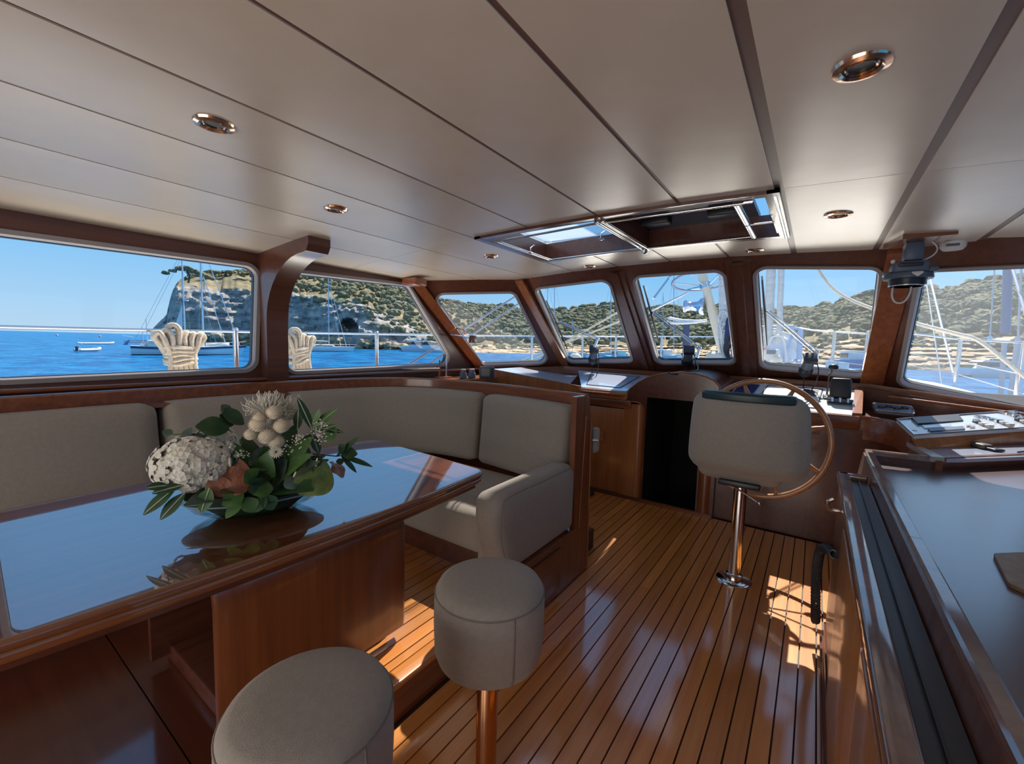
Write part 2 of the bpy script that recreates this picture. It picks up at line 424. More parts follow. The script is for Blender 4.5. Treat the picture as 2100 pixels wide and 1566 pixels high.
# starboard and aft walls (mostly behind and beside the camera)
ns = V((1, 0, 0))
S1 = roundpoly([(1.45, .3, 2.0), (1.45, 1.5, 2.0), (1.45, 1.5, 1.25), (1.45, .3, 1.25)], .085); S2 = roundpoly([(1.45, 1.8, 2.0), (1.45, 3.0, 2.03), (1.45, 3.6, 1.25), (1.45, 1.8, 1.25)], .085); S0 = roundpoly([(1.45, -1.9, 2.0), (1.45, 0, 2.0), (1.45, 0, 1.25), (1.45, -1.9, 1.25)], .085)
struct(plate([(1.45, -2.5, -.02), (1.45, 4.55, -.02), (1.45, 4.55, 1.08), (1.45, 3.28, 2.2), (1.45, -2.5, 2.2)], [S0, S1, S2], ns, .06).build('wall_starboard', M_fr, ang=25))
for s_ in (S1, S2, S0): window(s_, ns, .06)
struct(plate([(-3.5, -2.5, 0), (1.45, -2.5, 0), (1.45, -2.5, 2.22), (-3.5, -2.5, 2.22)], [[V((-2.7, -2.5, .02)), V((.5, -2.5, .02)), V((.5, -2.5, 2.0)), V((-2.7, -2.5, 2.0))]], (0, -1, 0), .05).build('wall_aft', M_fr, ang=25))
# closing walls under the windscreen and the void below deck
struct(MB().box(-3.5, 1.5, 5.12, 5.16, -.4, 1.2).box(-3.5, -1.32, 4.16, 5.1, -.06, -.02).box(-.6, 1.5, 4.16, 5.1, -.06, -.02).build('wall_below_windscreen', M_dk, ang=0))
# window posts
TN = 0
def trim(mb, mat, label=None, ang=30):
    global TN; TN += 1
    return struct(mb.build('trim_%d' % TN, mat, ang=ang), label)
def post(a, n, w, dep, mat, side=None, top=.0, bot=1.12, off=0, label=None):
    n = V(n).normalized(); s = side or D.cross(n).normalized()
    a = V(a)+s*off
    q = [a-s*w/2, a-s*(w/2-.008)-n*dep, a+s*(w/2-.008)-n*dep, a+s*w/2]
    return MB().rings([[p-D*top for p in q], [p+D*bot for p in q]])
sx = V((1, 0, 0))
trim(post(P[1]+V((.0, -.01, 0)), (n3+n4), .115, .045, M_post, sx), M_post, 'raked wooden post left of the second windscreen pane')
m = post(P[1]+V((1.085, 0, 0)), n4, .15, .022, M_fr, sx); p2_ = post(P[1]+V((1.075, 0, 0)), n4, .07, .045, M_fr, sx); m.add(p2_.v, p2_.f)
trim(m, M_fr, 'stepped wooden post left of the mast pane')
m = post(P[1]+V((2.09, 0, 0)), n4, .19, .022, M_fr, sx); p2_ = post(P[1]+V((2.085, 0, 0)), n4, .085, .045, M_fr, sx); m.add(p2_.v, p2_.f)
trim(m, M_fr, 'stepped wooden post between the two middle windscreen panes')
m = post(P[2]+V((.02, -.01, 0)), (n4+n7), .17, .05, M_post, sx); trim(m, M_post, 'raked wooden post under the ceiling instrument')
trim(post(P[0]+V((.03, .0, 0)), (n3+V((-1, 0, 0))), .14, .05, M_post, V((.55, .83, 0))), M_post, 'sunlit raked post at the port corner')
# cap block at the port corner post, curved knee at the side pillar
trim(MB().rbox(-3.46, -3.26, 2.93, 3.09, 2.055, 2.13, .012), M_post, 'wooden cap block above the port corner post')
kn = []
for t in range(11):
    a = t/10*math.pi/2
    kn.append(V((-3.46+.07+.53*(1-math.cos(a)), 0, 1.62+.46*math.sin(a))))
poly = [V((-3.5, 0, .2)), V((-3.39, 0, .2))]+kn+[V((-2.83, 0, 2.085)), V((-2.80, 0, 2.13)), V((-2.80, 0, 2.19)), V((-3.5, 0, 2.19))]
mb = MB().prism([p+V((0, 1.585, 0)) for p in poly], (0, .16, 0))
trim(mb, M_fr, 'curved wooden knee and pillar between the two port windows')
# sills
trim(MB().rbox(-3.5, -3.40, -2.4, 4.2, 1.172, 1.196, .008), M_wy, 'narrow wooden sill below the port windows')
trim(MB().box(-3.5, -3.0, -2.4, 2.2, 1.09, 1.11), M_wy)
pth = [P[0]+D*1.06+V((.02, -.03, 0)), P[1]+D*1.06+V((0, -.05, 0)), P[2]+D*1.06+V((0, -.05, 0)), P[3]+D*1.1+V((-.02, -.05, 0))]
trim(MB().sweep(pth, [(.0, -.09), (.035, -.09), (.045, -.02), (.045, 0), (.0, 0)]), M_wx, 'wooden ledge under the windscreen panes')
# ------------------------------------------------------------------ skylight hatch in the ceiling
def hz(x): return zc(x)
hat = thing('skylight_hatch', (-1.08, 2.76, 2.21), 'rectangular ceiling hatch with dark wood frame and chrome blind rails', 'hatch')
def hframe(ix0, ix1, iy0, iy1, w, z0, z1, mat, name):
    m = MB(); n = 8
    for (xa, ya, xb, yb) in ((ix0, iy0, ix1, iy0), (ix0, iy1, ix1, iy1)):
        s_ = -1 if ya == iy0 else 1
        rings = []
        for i in range(n+1):
            x = xa+(xb-xa)*i/n
            rings.append([V((x, ya, hz(x)+z0)), V((x, ya-s_*w, hz(x)+z0)), V((x, ya-s_*w, hz(x)+z1)), V((x, ya, hz(x)+z1))])
        m.rings(rings)
    for x in (ix0, ix1):
        s_ = 1 if x == ix0 else -1
        m.rings([[V((x, y, hz(x)+z0)), V((x+s_*w, y, hz(x)+z0)), V((x+s_*w, y, hz(x)+z1)), V((x, y, hz(x)+z1))] for y in (iy0, iy1)])
    return m.build(name, mat, hat)
hframe(HX0-.012, HX1+.012, HY0-.02, HY1+.02, .05, -.016, .03, M_dk, 'frame')
hframe(HX0+.02, HX1-.04, HY0+.03, HY1-.008, .012, -.004, .125, M_dk, 'coaming')
MB().box(-1.10, -1.055, HY0+.03, HY1-.03, 2.225, 2.345).build('divider', M_dk, hat)
# glazed lid over the port half, dark blind drawn over the starboard half
lidf = MB()
L0, L1, A0, A1 = HX0+.04, -1.08, HY0+.0, HY1-.0
outer = [(L0-.05, A0-.05, 2.35), (L1+.02, A0-.05, 2.35), (L1+.02, A1+.05, 2.35), (L0-.05, A1+.05, 2.35)]
lh = roundpoly([(L0-.01, A0+.08, 2.35), (L1-.05, A0+.08, 2.35), (L1-.05, A1+.0, 2.35), (L0-.01, A1+.0, 2.35)], .05)
plate(outer, [lh], (0, 0, 1), .035).build('lid_frame', M_steel, hat)
MB().add([p+V((0, 0, .015)) for p in lh], [tuple(range(len(lh)))]).build('pane', hazeglass('dusty_lid_glass', .28), hat, ang=0)
MB().box(-1.06, -.36, HY0-.05, HY1+.05, 2.35, 2.38).build('blind_cover', M_navy, hat, ang=0)

for xx in (-.93, -.52):
    MB().rbox(xx-.09, xx+.09, HY1-.32, HY1-.22, 2.31, 2.355, .01).build('latch', M_black, hat)
def rail(name, a, b, r, mat=M_chrome): return MB().tube([a, b], r, 10).build(name, mat, hat)
zr = lambda x: hz(x)-.022
rail('blind_rail', (HX0+.085, HY0+.085, zr(HX0)), (-1.08, HY0+.06, zr(-1.08)), .007)
rail('blind_rail', (HX0+.085, HY0+.085, zr(HX0)), (HX0+.10, HY1-.085, zr(HX0)), .008)
rail('blind_rail', (HX0+.115, HY0+.085, zr(HX0)), (HX0+.13, HY1-.085, zr(HX0)), .005)
rail('blind_rail', (HX0+.10, HY1-.085, zr(HX0)), (-1.08, HY1-.075, zr(-1.08)), .007)
rail('blind_rail', (-1.09, HY0+.02, zr(-1.08)), (-1.09, HY1-.02, zr(-1.08)), .010)
rail('blind_rail', (-1.055, HY0+.02, zr(-1.08)), (-1.055, HY1-.02, zr(-1.08)), .008)
rail('blind_rail', (-1.08, HY0+.06, zr(-1.08)), (HX1-.1, HY0+.05, zr(HX1)), .006)
rail('blind_rail', (-1.06, HY1-.075, zr(-1.08)), (-.36, HY1-.13, zr(HX1)), .006)
MB().tube([(-.37, HY0+.05, zr(-.37)), (-.37, HY0+.43, zr(-.37))], .016, 12).tube([(-.37, HY0+.45, zr(-.37)), (-.37, HY1-.12, zr(-.37))], .016, 12).build('blind_roller', M_steel, hat)
MB().tube([(-.37, 2.78, 2.2), (-.24, 2.78, 2.2)], .006, 8).build('roller_arm', M_steel, hat)
rail('edge_trim', (HX1-.006, HY0, hz(HX1)-.018), (HX1-.006, HY1, hz(HX1)-.018), .009, M_steel)
MB().lathe([(.012, 0), (.02, .006), (.02, .03), (.008, .035)], None, 12, (-1.07, HY1-.06, 2.175)).build('knob', M_steel, hat)
for (x, y, dx) in ((-1.20, HY0+.35, .03), (HX0+.12, HY1-.4, .03)):
    MB().tube([(x, y, 2.2), (x, y, 2.235), (x+dx, y, 2.25)], .006, 8).lathe([(.012, 0), (.02, .006), (.012, .012)], None, 10, (x, y, 2.19)).build('catch', M_steel, hat)
# ------------------------------------------------------------------ recessed downlights
LIGHTS = [(.04, 1.42, 'large brass ringed downlight nearest the camera on the starboard panels'), (.04, 2.83, 'brass downlight on the starboard panels beside the hatch'), (-.42, 3.62, 'small brass downlight ahead of the hatch near the mast pane'),
          (-1.75, .66, 'large brass downlight on the port panels above the table'), (-2.21, 1.41, 'brass downlight on the port panels near the curved knee'), (-2.23, 2.81, 'brass downlight just port of the hatch'), (-1.75, 3.66, 'small brass downlight ahead of the hatch near the port windscreen post')]
proto = None
for x, y, lab in LIGHTS:
    z = zc(x)
    if proto is None:
        proto = thing('downlight', (x, y, z), lab, 'ceiling light', 'ceiling downlights')
        MB().lathe([(.040, .004), (.040, -.004), (.046, -.010), (.060, -.006), (.064, .002), (.060, .004)], None, 32, (x, y, z)).build('trim_ring', M_brass, proto)
        MB().lathe([(.028, .003), (.028, -.004), (.032, -.007), (.036, -.004), (.036, .003)], None, 28, (x, y, z)).build('inner_ring', M_brass, proto)
        MB().lathe([(.040, -.001), (.0401, -.002), (.027, -.0025), (.022, .0)], None, 24, (x, y, z)).build('lens', M_black, proto)
    else:
        d = dup(proto); d.location = (x, y, z); d['label'] = lab
# ------------------------------------------------------------------ settee
BACK = crom([(-1.19, 2.49, 0), (-1.60, 2.57, 0), (-2.07, 2.62, 0), (-2.60, 2.55, 0), (-2.93, 2.28, 0), (-3.06, 1.79, 0), (-3.10, 1.03, 0), (-3.06, .25, 0), (-3.0, -.9, 0)], 10)
BL = [0.0]
for a, b in zip(BACK[:-1], BACK[1:]): BL.append(BL[-1]+(b-a).length)
def along(s):
    s = max(0, min(BL[-1]-1e-6, s))
    for i in range(len(BL)-1):
        if BL[i+1] >= s:
            t = (s-BL[i])/(BL[i+1]-BL[i]); p = BACK[i].lerp(BACK[i+1], t); d = (BACK[min(i+2, len(BL)-1)]-BACK[max(i-1, 0)]).normalized()
            return p, V((-d.y, d.x, 0))          # inward normal (towards the table)
def s_near(x, y):
    return min(range(len(BL)), key=lambda i: (BACK[i].x-x)**2+(BACK[i].y-y)**2)
def warp_back(lean=.10):
    def w(p):
        q, n = along(p.x); return q+n*(p.y-lean*(p.z-.62))+V((0, 0, p.z))
    return w
so = thing('settee', (-2.1, 1.6, 0), 'curved mahogany settee base with high back rail and end panel round the table', 'settee')
MB().sweep([p+V((0, 0, 0)) for p in BACK], [(.0, .50), (.045, .50), (.045, 1.182), (.035, 1.192), (.012, 1.192), (.0, 1.182)]).build('back_rail', M_wx, so)
# end panel: full height at the forward end, stepping down under the arm
ep = [(-1.20, 1.72, .0), (-1.20, 2.585, 0), (-1.20, 2.555, 1.02), (-1.20, 2.535, 1.06), (-1.20, 2.53, 1.15), (-1.20, 2.51, 1.185), (-1.20, 2.46, 1.19), (-1.20, 2.34, 1.19), (-1.20, 2.34, .78), (-1.20, 2.38, .35), (-1.20, 1.72, .35)]
MB().prism(ep, (.035, 0, 0)).build('end_panel', M_wz, so, ang=25)
MB().tube([(-1.163, 2.585, .02), (-1.163, 2.555, 1.02)], .005, 6).tube([(-1.163, 2.555, 1.02), (-1.163, 2.475, 1.055)], .004, 6).tube([(-1.163, 2.475, 1.055), (-1.163, 2.435, .34)], .004, 6).build('edge_bead', M_post, so)
MB().rbox(-2.9, -1.17, 1.86, 2.5, .0, .345, .006).build('seat_base', M_dk, so)
MB().box(-3.1, -2.55, -1.2, 1.9, .14, .345).build('seat_base', M_dk, so, ang=0)
dr = MB().rbox(-1.172, -1.158, 1.74, 2.2, .05, .335, .004).build('drawer', M_wy, so)
MB().box(-1.160, -1.154, 1.76, 2.18, .305, .315).build('finger_groove', M_seam, dr, ang=0)
def cushion(name, label, cat, group=None): return thing(name, (0, 0, 0), label, cat, group)
def one(name, mb, mat, label, cat, group=None): return tag(mb.build(name, mat), label, cat, group)
def backc(s0, s1, label, z0=.60, z1=1.115, th=.085, n=14):
    mb = MB().soft(((s0+s1)/2, .01+th, (z0+z1)/2), ((s1-s0)/2-.002, th, (z1-z0)/2), .055, n, (0, .022, .004), warp=warp_back())
    o = tag(mb.build('back_cushion', M_fab, ang=60), label, 'cushion', 'back cushions of the settee')
    # piped seam round the front face
    path = []
    for (a, b) in [(s0+.05, z0+.03), (s0+.03, z1-.05)]+[(s0+.05+(s1-s0-.1)*i/8, z1-.022) for i in range(9)]+[(s1-.03, z1-.05), (s1-.05, z0+.03)]:
        q, nn = along(a); path.append(q+nn*(.012-.10*(b-.62)+.03)+V((0, 0, b)))
    return o
sa = BL[s_near(-2.09, 2.62)]; sb = BL[s_near(-3.08, 1.52)]; sc_ = BL[s_near(-3.10, .78)]
backc(.03, sa-.03, 'flat front back cushion beside the settee arm')
backc(sa, sb-.01, 'long curved back cushion wrapping the settee corner', n=20)
backc(sb+.01, sc_-.012, 'back cushion behind the flowers on the port side')
backc(sc_+.012, sc_+.98, 'back cushion nearest the camera on the port side')
one('seat_cushion', MB().soft((-2.03, 2.11, .452), (.62, .36, .122), .06, 14, (0, .012, .012)), M_fab, 'taupe seat cushion facing aft beside the settee arm, partly sunlit', 'cushion')
one('seat_cushion', MB().soft((-2.72, .55, .452), (.27, 1.19, .118), .06, 14, (0, .01, .012)), M_fab, 'long seat cushion along the port side mostly hidden behind the table', 'cushion')
arm = thing('arm_cushion', (-1.28, 2.0, .35), 'upholstered settee arm block with a rounded sunlit front end', 'armrest')
def armwarp(p):
    z = p.z; y = p.y
    if y < 1.95: y += .10*max(0, (.62-z))/.3*(1.95-y)/.35
    return (p.x, y, z)
MB().soft((-1.255, 1.985, .558), (.088, .405, .212), .062, 12, (.010, .01, .006), warp=armwarp).build('arm_pad', M_fab, arm, ang=60)
sm = [(-1.165, 1.66, .40), (-1.163, 1.60, .55), (-1.166, 1.60, .70), (-1.168, 1.65, .755), (-1.167, 2.0, .757), (-1.168, 2.36, .757)]
MB().tube(crom(sm, 5), .0025, 5).build('seam', M_fabd, arm)
one('seat_front_roll', MB().soft((-1.372, 1.80, .44), (.036, .10, .135), .034, 8), M_fab, 'narrow upholstered roll between the settee seat and arm', 'cushion')
# small padded grab pad on the forward side of the end panel
gp = thing('grab_pad', (-1.14, 2.62, .9), 'small grey padded knob on the forward side of the end panel', 'pad')
MB().soft((-1.178, 2.66, .87), (.022, .04, .085), .02, 8).build('pad', M_fab, gp); MB().tube([(-1.17, 2.60, .88), (-1.14, 2.62, .88)], .012, 10).build('boss', M_chrome, gp)
# ------------------------------------------------------------------ dining table
TZ = .895
ta = thing('dining_table', (-1.85, .8, .16), 'glossy mahogany dining table with stepped edge moulding on a bent plywood pedestal', 'table')
edge = crom([(-1.242, 1.581, 0), (-1.209, 1.07, 0), (-1.214, .558, 0), (-1.251, .093, 0), (-1.311, -.33, 0)], 6)
tp = roundpoly([(-2.205, 1.656, 0), (-1.242, 1.581, 0)]+[tuple(p) for p in edge[3:-1]]+[(-1.345, -.6, 0), (-2.235, -.6, 0)], [.09, .075]+[0]*(len(edge)-4)+[.12, .12], 8)
def shrink(poly, d):
    out = []; m = len(poly)
    for i, p in enumerate(poly):
        t = (poly[(i+1) % m]-poly[i-1]).normalized(); out.append(p+V((t.y, -t.x, 0))*(-d))
    return out
A = sum(((tp[i].x*tp[(i+1) % len(tp)].y-tp[(i+1) % len(tp)].x*tp[i].y) for i in range(len(tp))))
if A > 0: tp = tp[::-1]          # clockwise, so that shrink() goes inwards
def layer(offs):
    rings = []
    for d, z in offs: rings.append([p+V((0, 0, z)) for p in shrink(tp, -d)])
    return rings
def ins(d, z): return [p+V((0, 0, z)) for p in shrink(tp, d)]
sgn = 1
c0 = sum(tp, V())/len(tp)
if (shrink(tp, .05)[0]-c0).length > (tp[0]-c0).length: sgn = -1
def L_(d, z): return ins(sgn*d, TZ+z)
MB().rings([L_(.016, -.03), L_(.016, -.0), ]).build('tabletop', M_table, ta, ang=20)
M_edge = wood('table_edge_wood', (.15, .042, .014), (.23, .072, .024), axis='y', coat=1, coatr=.05, coatior=1.8)
mb = MB().rings([L_(.0165, -.004), L_(.0165, .0), L_(.012, .0), L_(.004, -.003), L_(0, -.010), L_(.001, -.016), L_(.007, -.019), L_(.007, -.024), L_(.002, -.027), L_(.0, -.034), L_(.002, -.041), L_(.012, -.045), L_(.014, -.052), L_(.03, -.056)], cap=False)
mb.build('edge_moulding', M_edge, ta, ang=50)
MB().rings([L_(.03, -.075), L_(.03, -.03)]).build('under_frame', M_dk, ta, ang=20)
# bent plywood pedestal: a slab standing parallel to the near edge with its top rolled in under the table
prof = [(-1.47, .195), (-1.435, .22), (-1.43, .26), (-1.43, .645)]+[(-1.56+.13*math.cos(a), .665+.13*math.sin(a)) for a in [i/10*math.pi/2 for i in range(11)]]+[(-2.1, .795)]
in_ = [(-2.1, .765), (-1.56, .765)]+[(-1.56+.10*math.cos(a), .665+.10*math.sin(a)) for a in [(10-i)/10*math.pi/2 for i in range(11)]]+[(-1.46, .645), (-1.46, .26), (-1.463, .235), (-1.48, .215)]
rg = []
for y in (.50, .51, 1.225, 1.24):
    k = .006 if y in (.50, 1.24) else 0
    rg.append([V((x-k, y, z)) for x, z in prof]+[V((x+k, y, z)) for x, z in in_])
MB().rings(rg).build('pedestal', wood('bent_plywood', (.13, .034, .011), (.22, .064, .02), axis='z', coat=.8, coatr=.14), ta, ang=35)
MB().rbox(-2.12, -1.50, .56, 1.20, .16, .235, .01).box(-2.1, -2.07, .5, 1.21, .2, .82).build('foot', M_dk, ta)
# ------------------------------------------------------------------ stools
def stool(x, y, zt, r, lab, yaw):
    t = thing('bar_stool', (x, y, 0), lab, 'stool', 'round stools at the table')
    h = .272
    pr = [(.001, zt), (r*.5, zt-.001), (r*.82, zt-.005), (r*.93, zt-.014), (r*.985, zt-.032), (r, zt-.055), (r*1.005, zt-h*.5), (r*.985, zt-h+.05), (r*.93, zt-h+.022), (r*.8, zt-h+.004), (r*.3, zt-h)]
    MB().lathe(pr, None, 48, (x, y, 0)).build('cushion', M_fab, t, ang=60)
    MB().tube([(x+r*.985*math.cos(a), y+r*.985*math.sin(a), zt-.033) for a in [i/48*2*math.pi for i in range(48)]], .003, 5, closed=True).build('piping', M_fabd, t)
    a = yaw; sx_, sy_ = math.cos(a), math.sin(a)
    MB().tube([(x+sx_*r*k, y+sy_*r*k, z) for k, z in ((.988, zt-.034), (1.002, zt-.06), (1.007, zt-h*.5), (.99, zt-h+.05), (.93, zt-h+.02))], .0025, 5).build('side_seam', M_fabd, t)
    MB().lathe([(.035, .0), (.035, zt-h), (.03, zt-h+.01)], None, 24, (x, y, 0)).build('post', plain_brass, t)
    MB().lathe([(.052, 0), (.052, .01), (.046, .016), (.036, .02)], None, 32, (x, y, 0)).build('base_plate', M_steel, t)
    return t
plain_brass = plain('copper_toned_tube', (.62, .33, .17), .2, metal=1)
stool(-.815, 1.062, .738, .179, 'round upholstered bar stool whose whole cushion and post show, by the platform edge', math.radians(-28))
stool(-.838, .463, .738, .175, 'round upholstered bar stool in the foreground cut by the bottom of the picture', math.radians(5))
# ------------------------------------------------------------------ flowers
FC = at_z(528, 1046, TZ); FU = V((.397, .918, 0)); FW = V((-.918, .397, 0)); FD = (FC-EYE).dot(FW)
def fp(px, py, w=0):
    # the point on that line of sight, w farther than the middle of the bowl
    d = ray(px, py); return EYE+d*((FD+w)/d.dot(FW))
bowl = thing('glass_bowl', tuple(FC), 'low boat shaped clear glass bowl standing on the table', 'bowl')
Mb = Matrix.Translation(FC) @ Matrix.Rotation(math.radians(66), 4, 'Z') @ Matrix.Diagonal((1.75, 1, 1, 1))
MB().lathe([(.02, .002), (.075, .004), (.105, .03), (.118, .06), (.122, .065), (.115, .062), (.10, .03), (.07, .01), (.02, .008)], Mb, 40).build('bowl', M_clear, bowl, ang=50)
MB().lathe([(.118, .058), (.123, .062), (.123, .066), (.117, .066)], Mb, 40).build('rim', M_chrome if False else plain('glass_rim', (.25, .3, .3), .08), bowl, ang=50)
ar = thing('flower_arrangement', tuple(FC+V((0, 0, .01))), 'low bouquet of white blooms, anthuriums and striped leaves in the glass bowl', 'flowers')
def leafmat(name, c1, c2, rough=.45): return noisemix(name, c1, c2, (14, 14, 14), 3, rough, spec=.4)
M_lf = [leafmat('leaf_deep', (.018, .055, .022), (.04, .10, .035)), leafmat('leaf_mid', (.05, .12, .03), (.10, .20, .05)), leafmat('leaf_bluegreen', (.05, .085, .07), (.10, .15, .12))]
M_strip = plain('leaf_stripe', (.35, .40, .30), .5)
M_petal = noisemix('white_petal', (.62, .58, .48), (.78, .75, .66), (20, 20, 20), 3, .7)
M_cream = noisemix('cream_petal', (.72, .60, .44), (.82, .74, .60), (60, 60, 60), 3, .8)
M_anthr = noisemix('anthurium_orange_brown', (.24, .075, .035), (.36, .14, .07), (20, 20, 20), 4, .4, .4, (60, 60, 60))
M_anthg = noisemix('anthurium_green', (.08, .14, .02), (.20, .24, .07), (26, 26, 26), 5, .4, .4, (60, 60, 60))
def leafmesh(base, tip, w, nrm, fold=.25, droop=.15, n=7, shape=1.0):
    base, tip = V(base), V(tip); ax = tip-base; L = ax.length; t = ax.normalized(); s = t.cross(V(nrm)).normalized(); u = s.cross(t)
    vs_, fs = [], []
    for i in range(n+1):
        k = i/n; ww = w*math.sin(math.pi*min(1, k*.96+.02)**shape)**.85*.5+.0005
        c = base+ax*k-u*droop*L*(k*k-.2*k); 
        vs_ += [c-s*ww+u*ww*fold, c, c+s*ww+u*ww*fold]
    m = len(vs_); vs2 = [v-u*.0012 for v in vs_]
    for i in range(n):
        a = 3*i; fs += [(a, a+1, a+4, a+3), (a+1, a+2, a+5, a+4)]
    mb = MB().add(vs_, fs); return mb, [vs_[3*i+1]+u*.001 for i in range(n+1)]
LEAF_MESHES = 0
def leaf(base, tip, w, nrm=(-.3, -.5, .8), mat=0, stripe=False, **k):
    mb, mid = leafmesh(base, tip, w, nrm, **k)
    o = mb.build('leaf', M_lf[mat], ar, ang=70)
    if stripe: MB().tube(mid, [.0022]*(len(mid)-1)+[.0006], 4).build('midrib', M_strip, o)
    return o
rl = random.Random(3)
# base greenery mass: broad leaves fanned round the foam
for i in range(64):
    a = rl.uniform(0, 2*math.pi); e_ = rl.uniform(.1, 1.25); R_ = rl.uniform(.11, .205)
    dirv = FU*math.cos(a)*1.35+FW*math.sin(a)*.8; dirv.normalize(); b = FC+V((0, 0, .07))+dirv*.03
    tip = FC+V((0, 0, .05))+dirv*R_*math.cos(e_)*1.35+V((0, 0, R_*math.sin(e_)*1.25+.02))
    leaf(b, tip, rl.uniform(.06, .10), (dirv.x*.2+.35, dirv.y*.2-.2, .9), rl.choice([0, 0, 0, 1, 2]), droop=rl.uniform(0, .25))
foam = MB().ball((0, 0, 0), (.17, .10, .09), 14, Matrix.Translation(FC+V((0, 0, .075))) @ Matrix.Rotation(math.radians(66), 4, 'Z')).build('foam', plain('moss_foam', (.015, .035, .015), .9), ar)
# single leaves seen in outline (pixels of the photograph give across/up)
for (b, t, w, m, s_) in [((470, 880), (402, 872), .075, 0, 0), ((480, 870), (452, 850), .06, 0, 0), ((470, 850), (455, 830), .035, 2, 0), ((500, 870), (455, 838), .05, 0, 0),
    ((345, 995), (300, 1000), .028, 0, 1), ((360, 1000), (292, 1055), .034, 0, 1), ((380, 1010), (327, 1065), .036, 0, 1), ((375, 995), (312, 1010), .03, 0, 1),
    ((430, 1000), (412, 1050), .045, 1, 1), ((640, 880), (612, 815), .030, 0, 1), ((640, 880), (690, 838), .034, 1, 1), ((640, 875), (705, 885), .026, 0, 1), ((610, 880), (612, 840), .03, 0, 1), ((640, 870), (655, 838), .03, 1, 1),
    ((640, 890), (655, 930), .034, 0, 1), ((610, 900), (640, 945), .03, 0, 1), ((650, 885), (692, 870), .024, 1, 1),
    ((690, 935), (735, 895), .022, 0, 0), ((700, 930), (733, 930), .05, 0, 0), ((700, 935), (765, 955), .022, 0, 0), ((700, 935), (732, 968), .02, 0, 0), ((695, 925), (708, 910), .03, 0, 0), ((695, 940), (700, 952), .03, 0, 0),
    ((500, 1010), (456, 1035), .06, 1, 0), ((500, 1020), (462, 1062), .035, 1, 0), ((505, 1020), (520, 1050), .05, 1, 0), ((545, 1015), (560, 1045), .05, 0, 0), ((545, 1015), (522, 1050), .04, 0, 0), ((540, 1010), (515, 985), .06, 0, 0),
    ((560, 1000), (510, 1005), .065, 1, 0), ((520, 985), (505, 965), .06, 1, 0), ((470, 960), (380, 1005), .075, 0, 0), ((350, 880), (338, 895), .028, 2, 0), ((375, 885), (392, 890), .04, 2, 0), ((395, 895), (372, 900), .045, 2, 0), ((420, 890), (385, 920), .06, 2, 0),
    ((560, 940), (510, 950), .09, 2, 0), ((600, 960), (560, 1005), .055, 2, 0), ((665, 900), (690, 880), .06, 1, 0)]:
    wd = -.135 if b[1] > 960 else -.02
    leaf(fp(*b, wd), fp(*t, wd-.02), w, (.65, -.30, .65), m, bool(s_), droop=.08)
# thin stems for sprigs that stand clear
for pts in ([(420, 900), (395, 892), (345, 890)], [(640, 930), (690, 935), (725, 930)], [(640, 890), (650, 860)], [(360, 1000), (430, 990)]):
    MB().tube([fp(*p) for p in pts], .0025, 5).build('stem', M_lf[1], ar)
# hydrangea: a dome of small four petalled florets
def hydrangea(c, rx, rz, n, seed):
    r2 = random.Random(seed); head = MB().ball(tuple(c), (rx*.78, rx*.78, rz*.78), 12).build('hydrangea_bloom', M_petal, ar)
    fl_ = MB()
    for i in range(n):
        a = 2.39996*i; zz = 1-1.75*(i+.5)/n; rr = math.sqrt(max(0, 1-zz*zz)); d = V((rr*math.cos(a), rr*math.sin(a), zz))
        p = c+V((d.x*rx, d.y*rx, d.z*rz))*r2.uniform(.88, 1.05); d.normalize()
        t1 = d.orthogonal().normalized(); t2 = d.cross(t1); ph = r2.uniform(0, 6); s = r2.uniform(.014, .020)
        for k in range(4):
            b = ph+k*math.pi/2; q = t1*math.cos(b)+t2*math.sin(b); w2 = d.cross(q)
            fl_.add([p+d*.004, p+q*s*.45+w2*s*.5+d*.006, p+q*s*.95+w2*s*.42+d*.003, p+q*s*1.15, p+q*s*.95-w2*s*.42+d*.003, p+q*s*.45-w2*s*.5+d*.006], [(0, 1, 2, 3, 4, 5)])
    fo = fl_.build('florets', M_petal, head, ang=0); fo['kind'] = 'stuff'
hydrangea(fp(398, 950, -.03), .108, .088, 230, 1)
hydrangea(fp(440, 915, .03), .07, .06, 90, 2)
# pompon blooms
def pompon(c, r):
    mb = MB(); n = 190
    h = MB().ball(tuple(c), (r*.9, r*.9, r*.72), 12).build('pompon_bloom', M_cream, ar)
    for i in range(n):
        a = 2.39996*i; zz = 1-1.99*(i+.5)/n; rr = math.sqrt(max(.0001, 1-zz*zz)); d = V((rr*math.cos(a), rr*math.sin(a), zz))
        p = c+V((d.x*r, d.y*r, d.z*r*.85)); t1 = V((-math.sin(a), math.cos(a), 0)); t2 = d.cross(t1); s = r*.20
        mb.add([p-d*s, p+t1*s*.75-d*s*.1, p+d*s*.25-t2*s*.2, p-t1*s*.75-d*s*.1], [(0, 1, 2), (0, 2, 3), (1, 2, 3)])
    k = mb.build('petals', M_cream, h, ang=0); k['kind'] = 'stuff'
for (x, y, r) in [(532, 858, .024), (562, 845, .027), (529, 869, .030), (577, 872, .029), (514, 890, .022), (547, 893, .031), (566, 905, .028)]:
    pompon(fp(x, y, -.05), r)
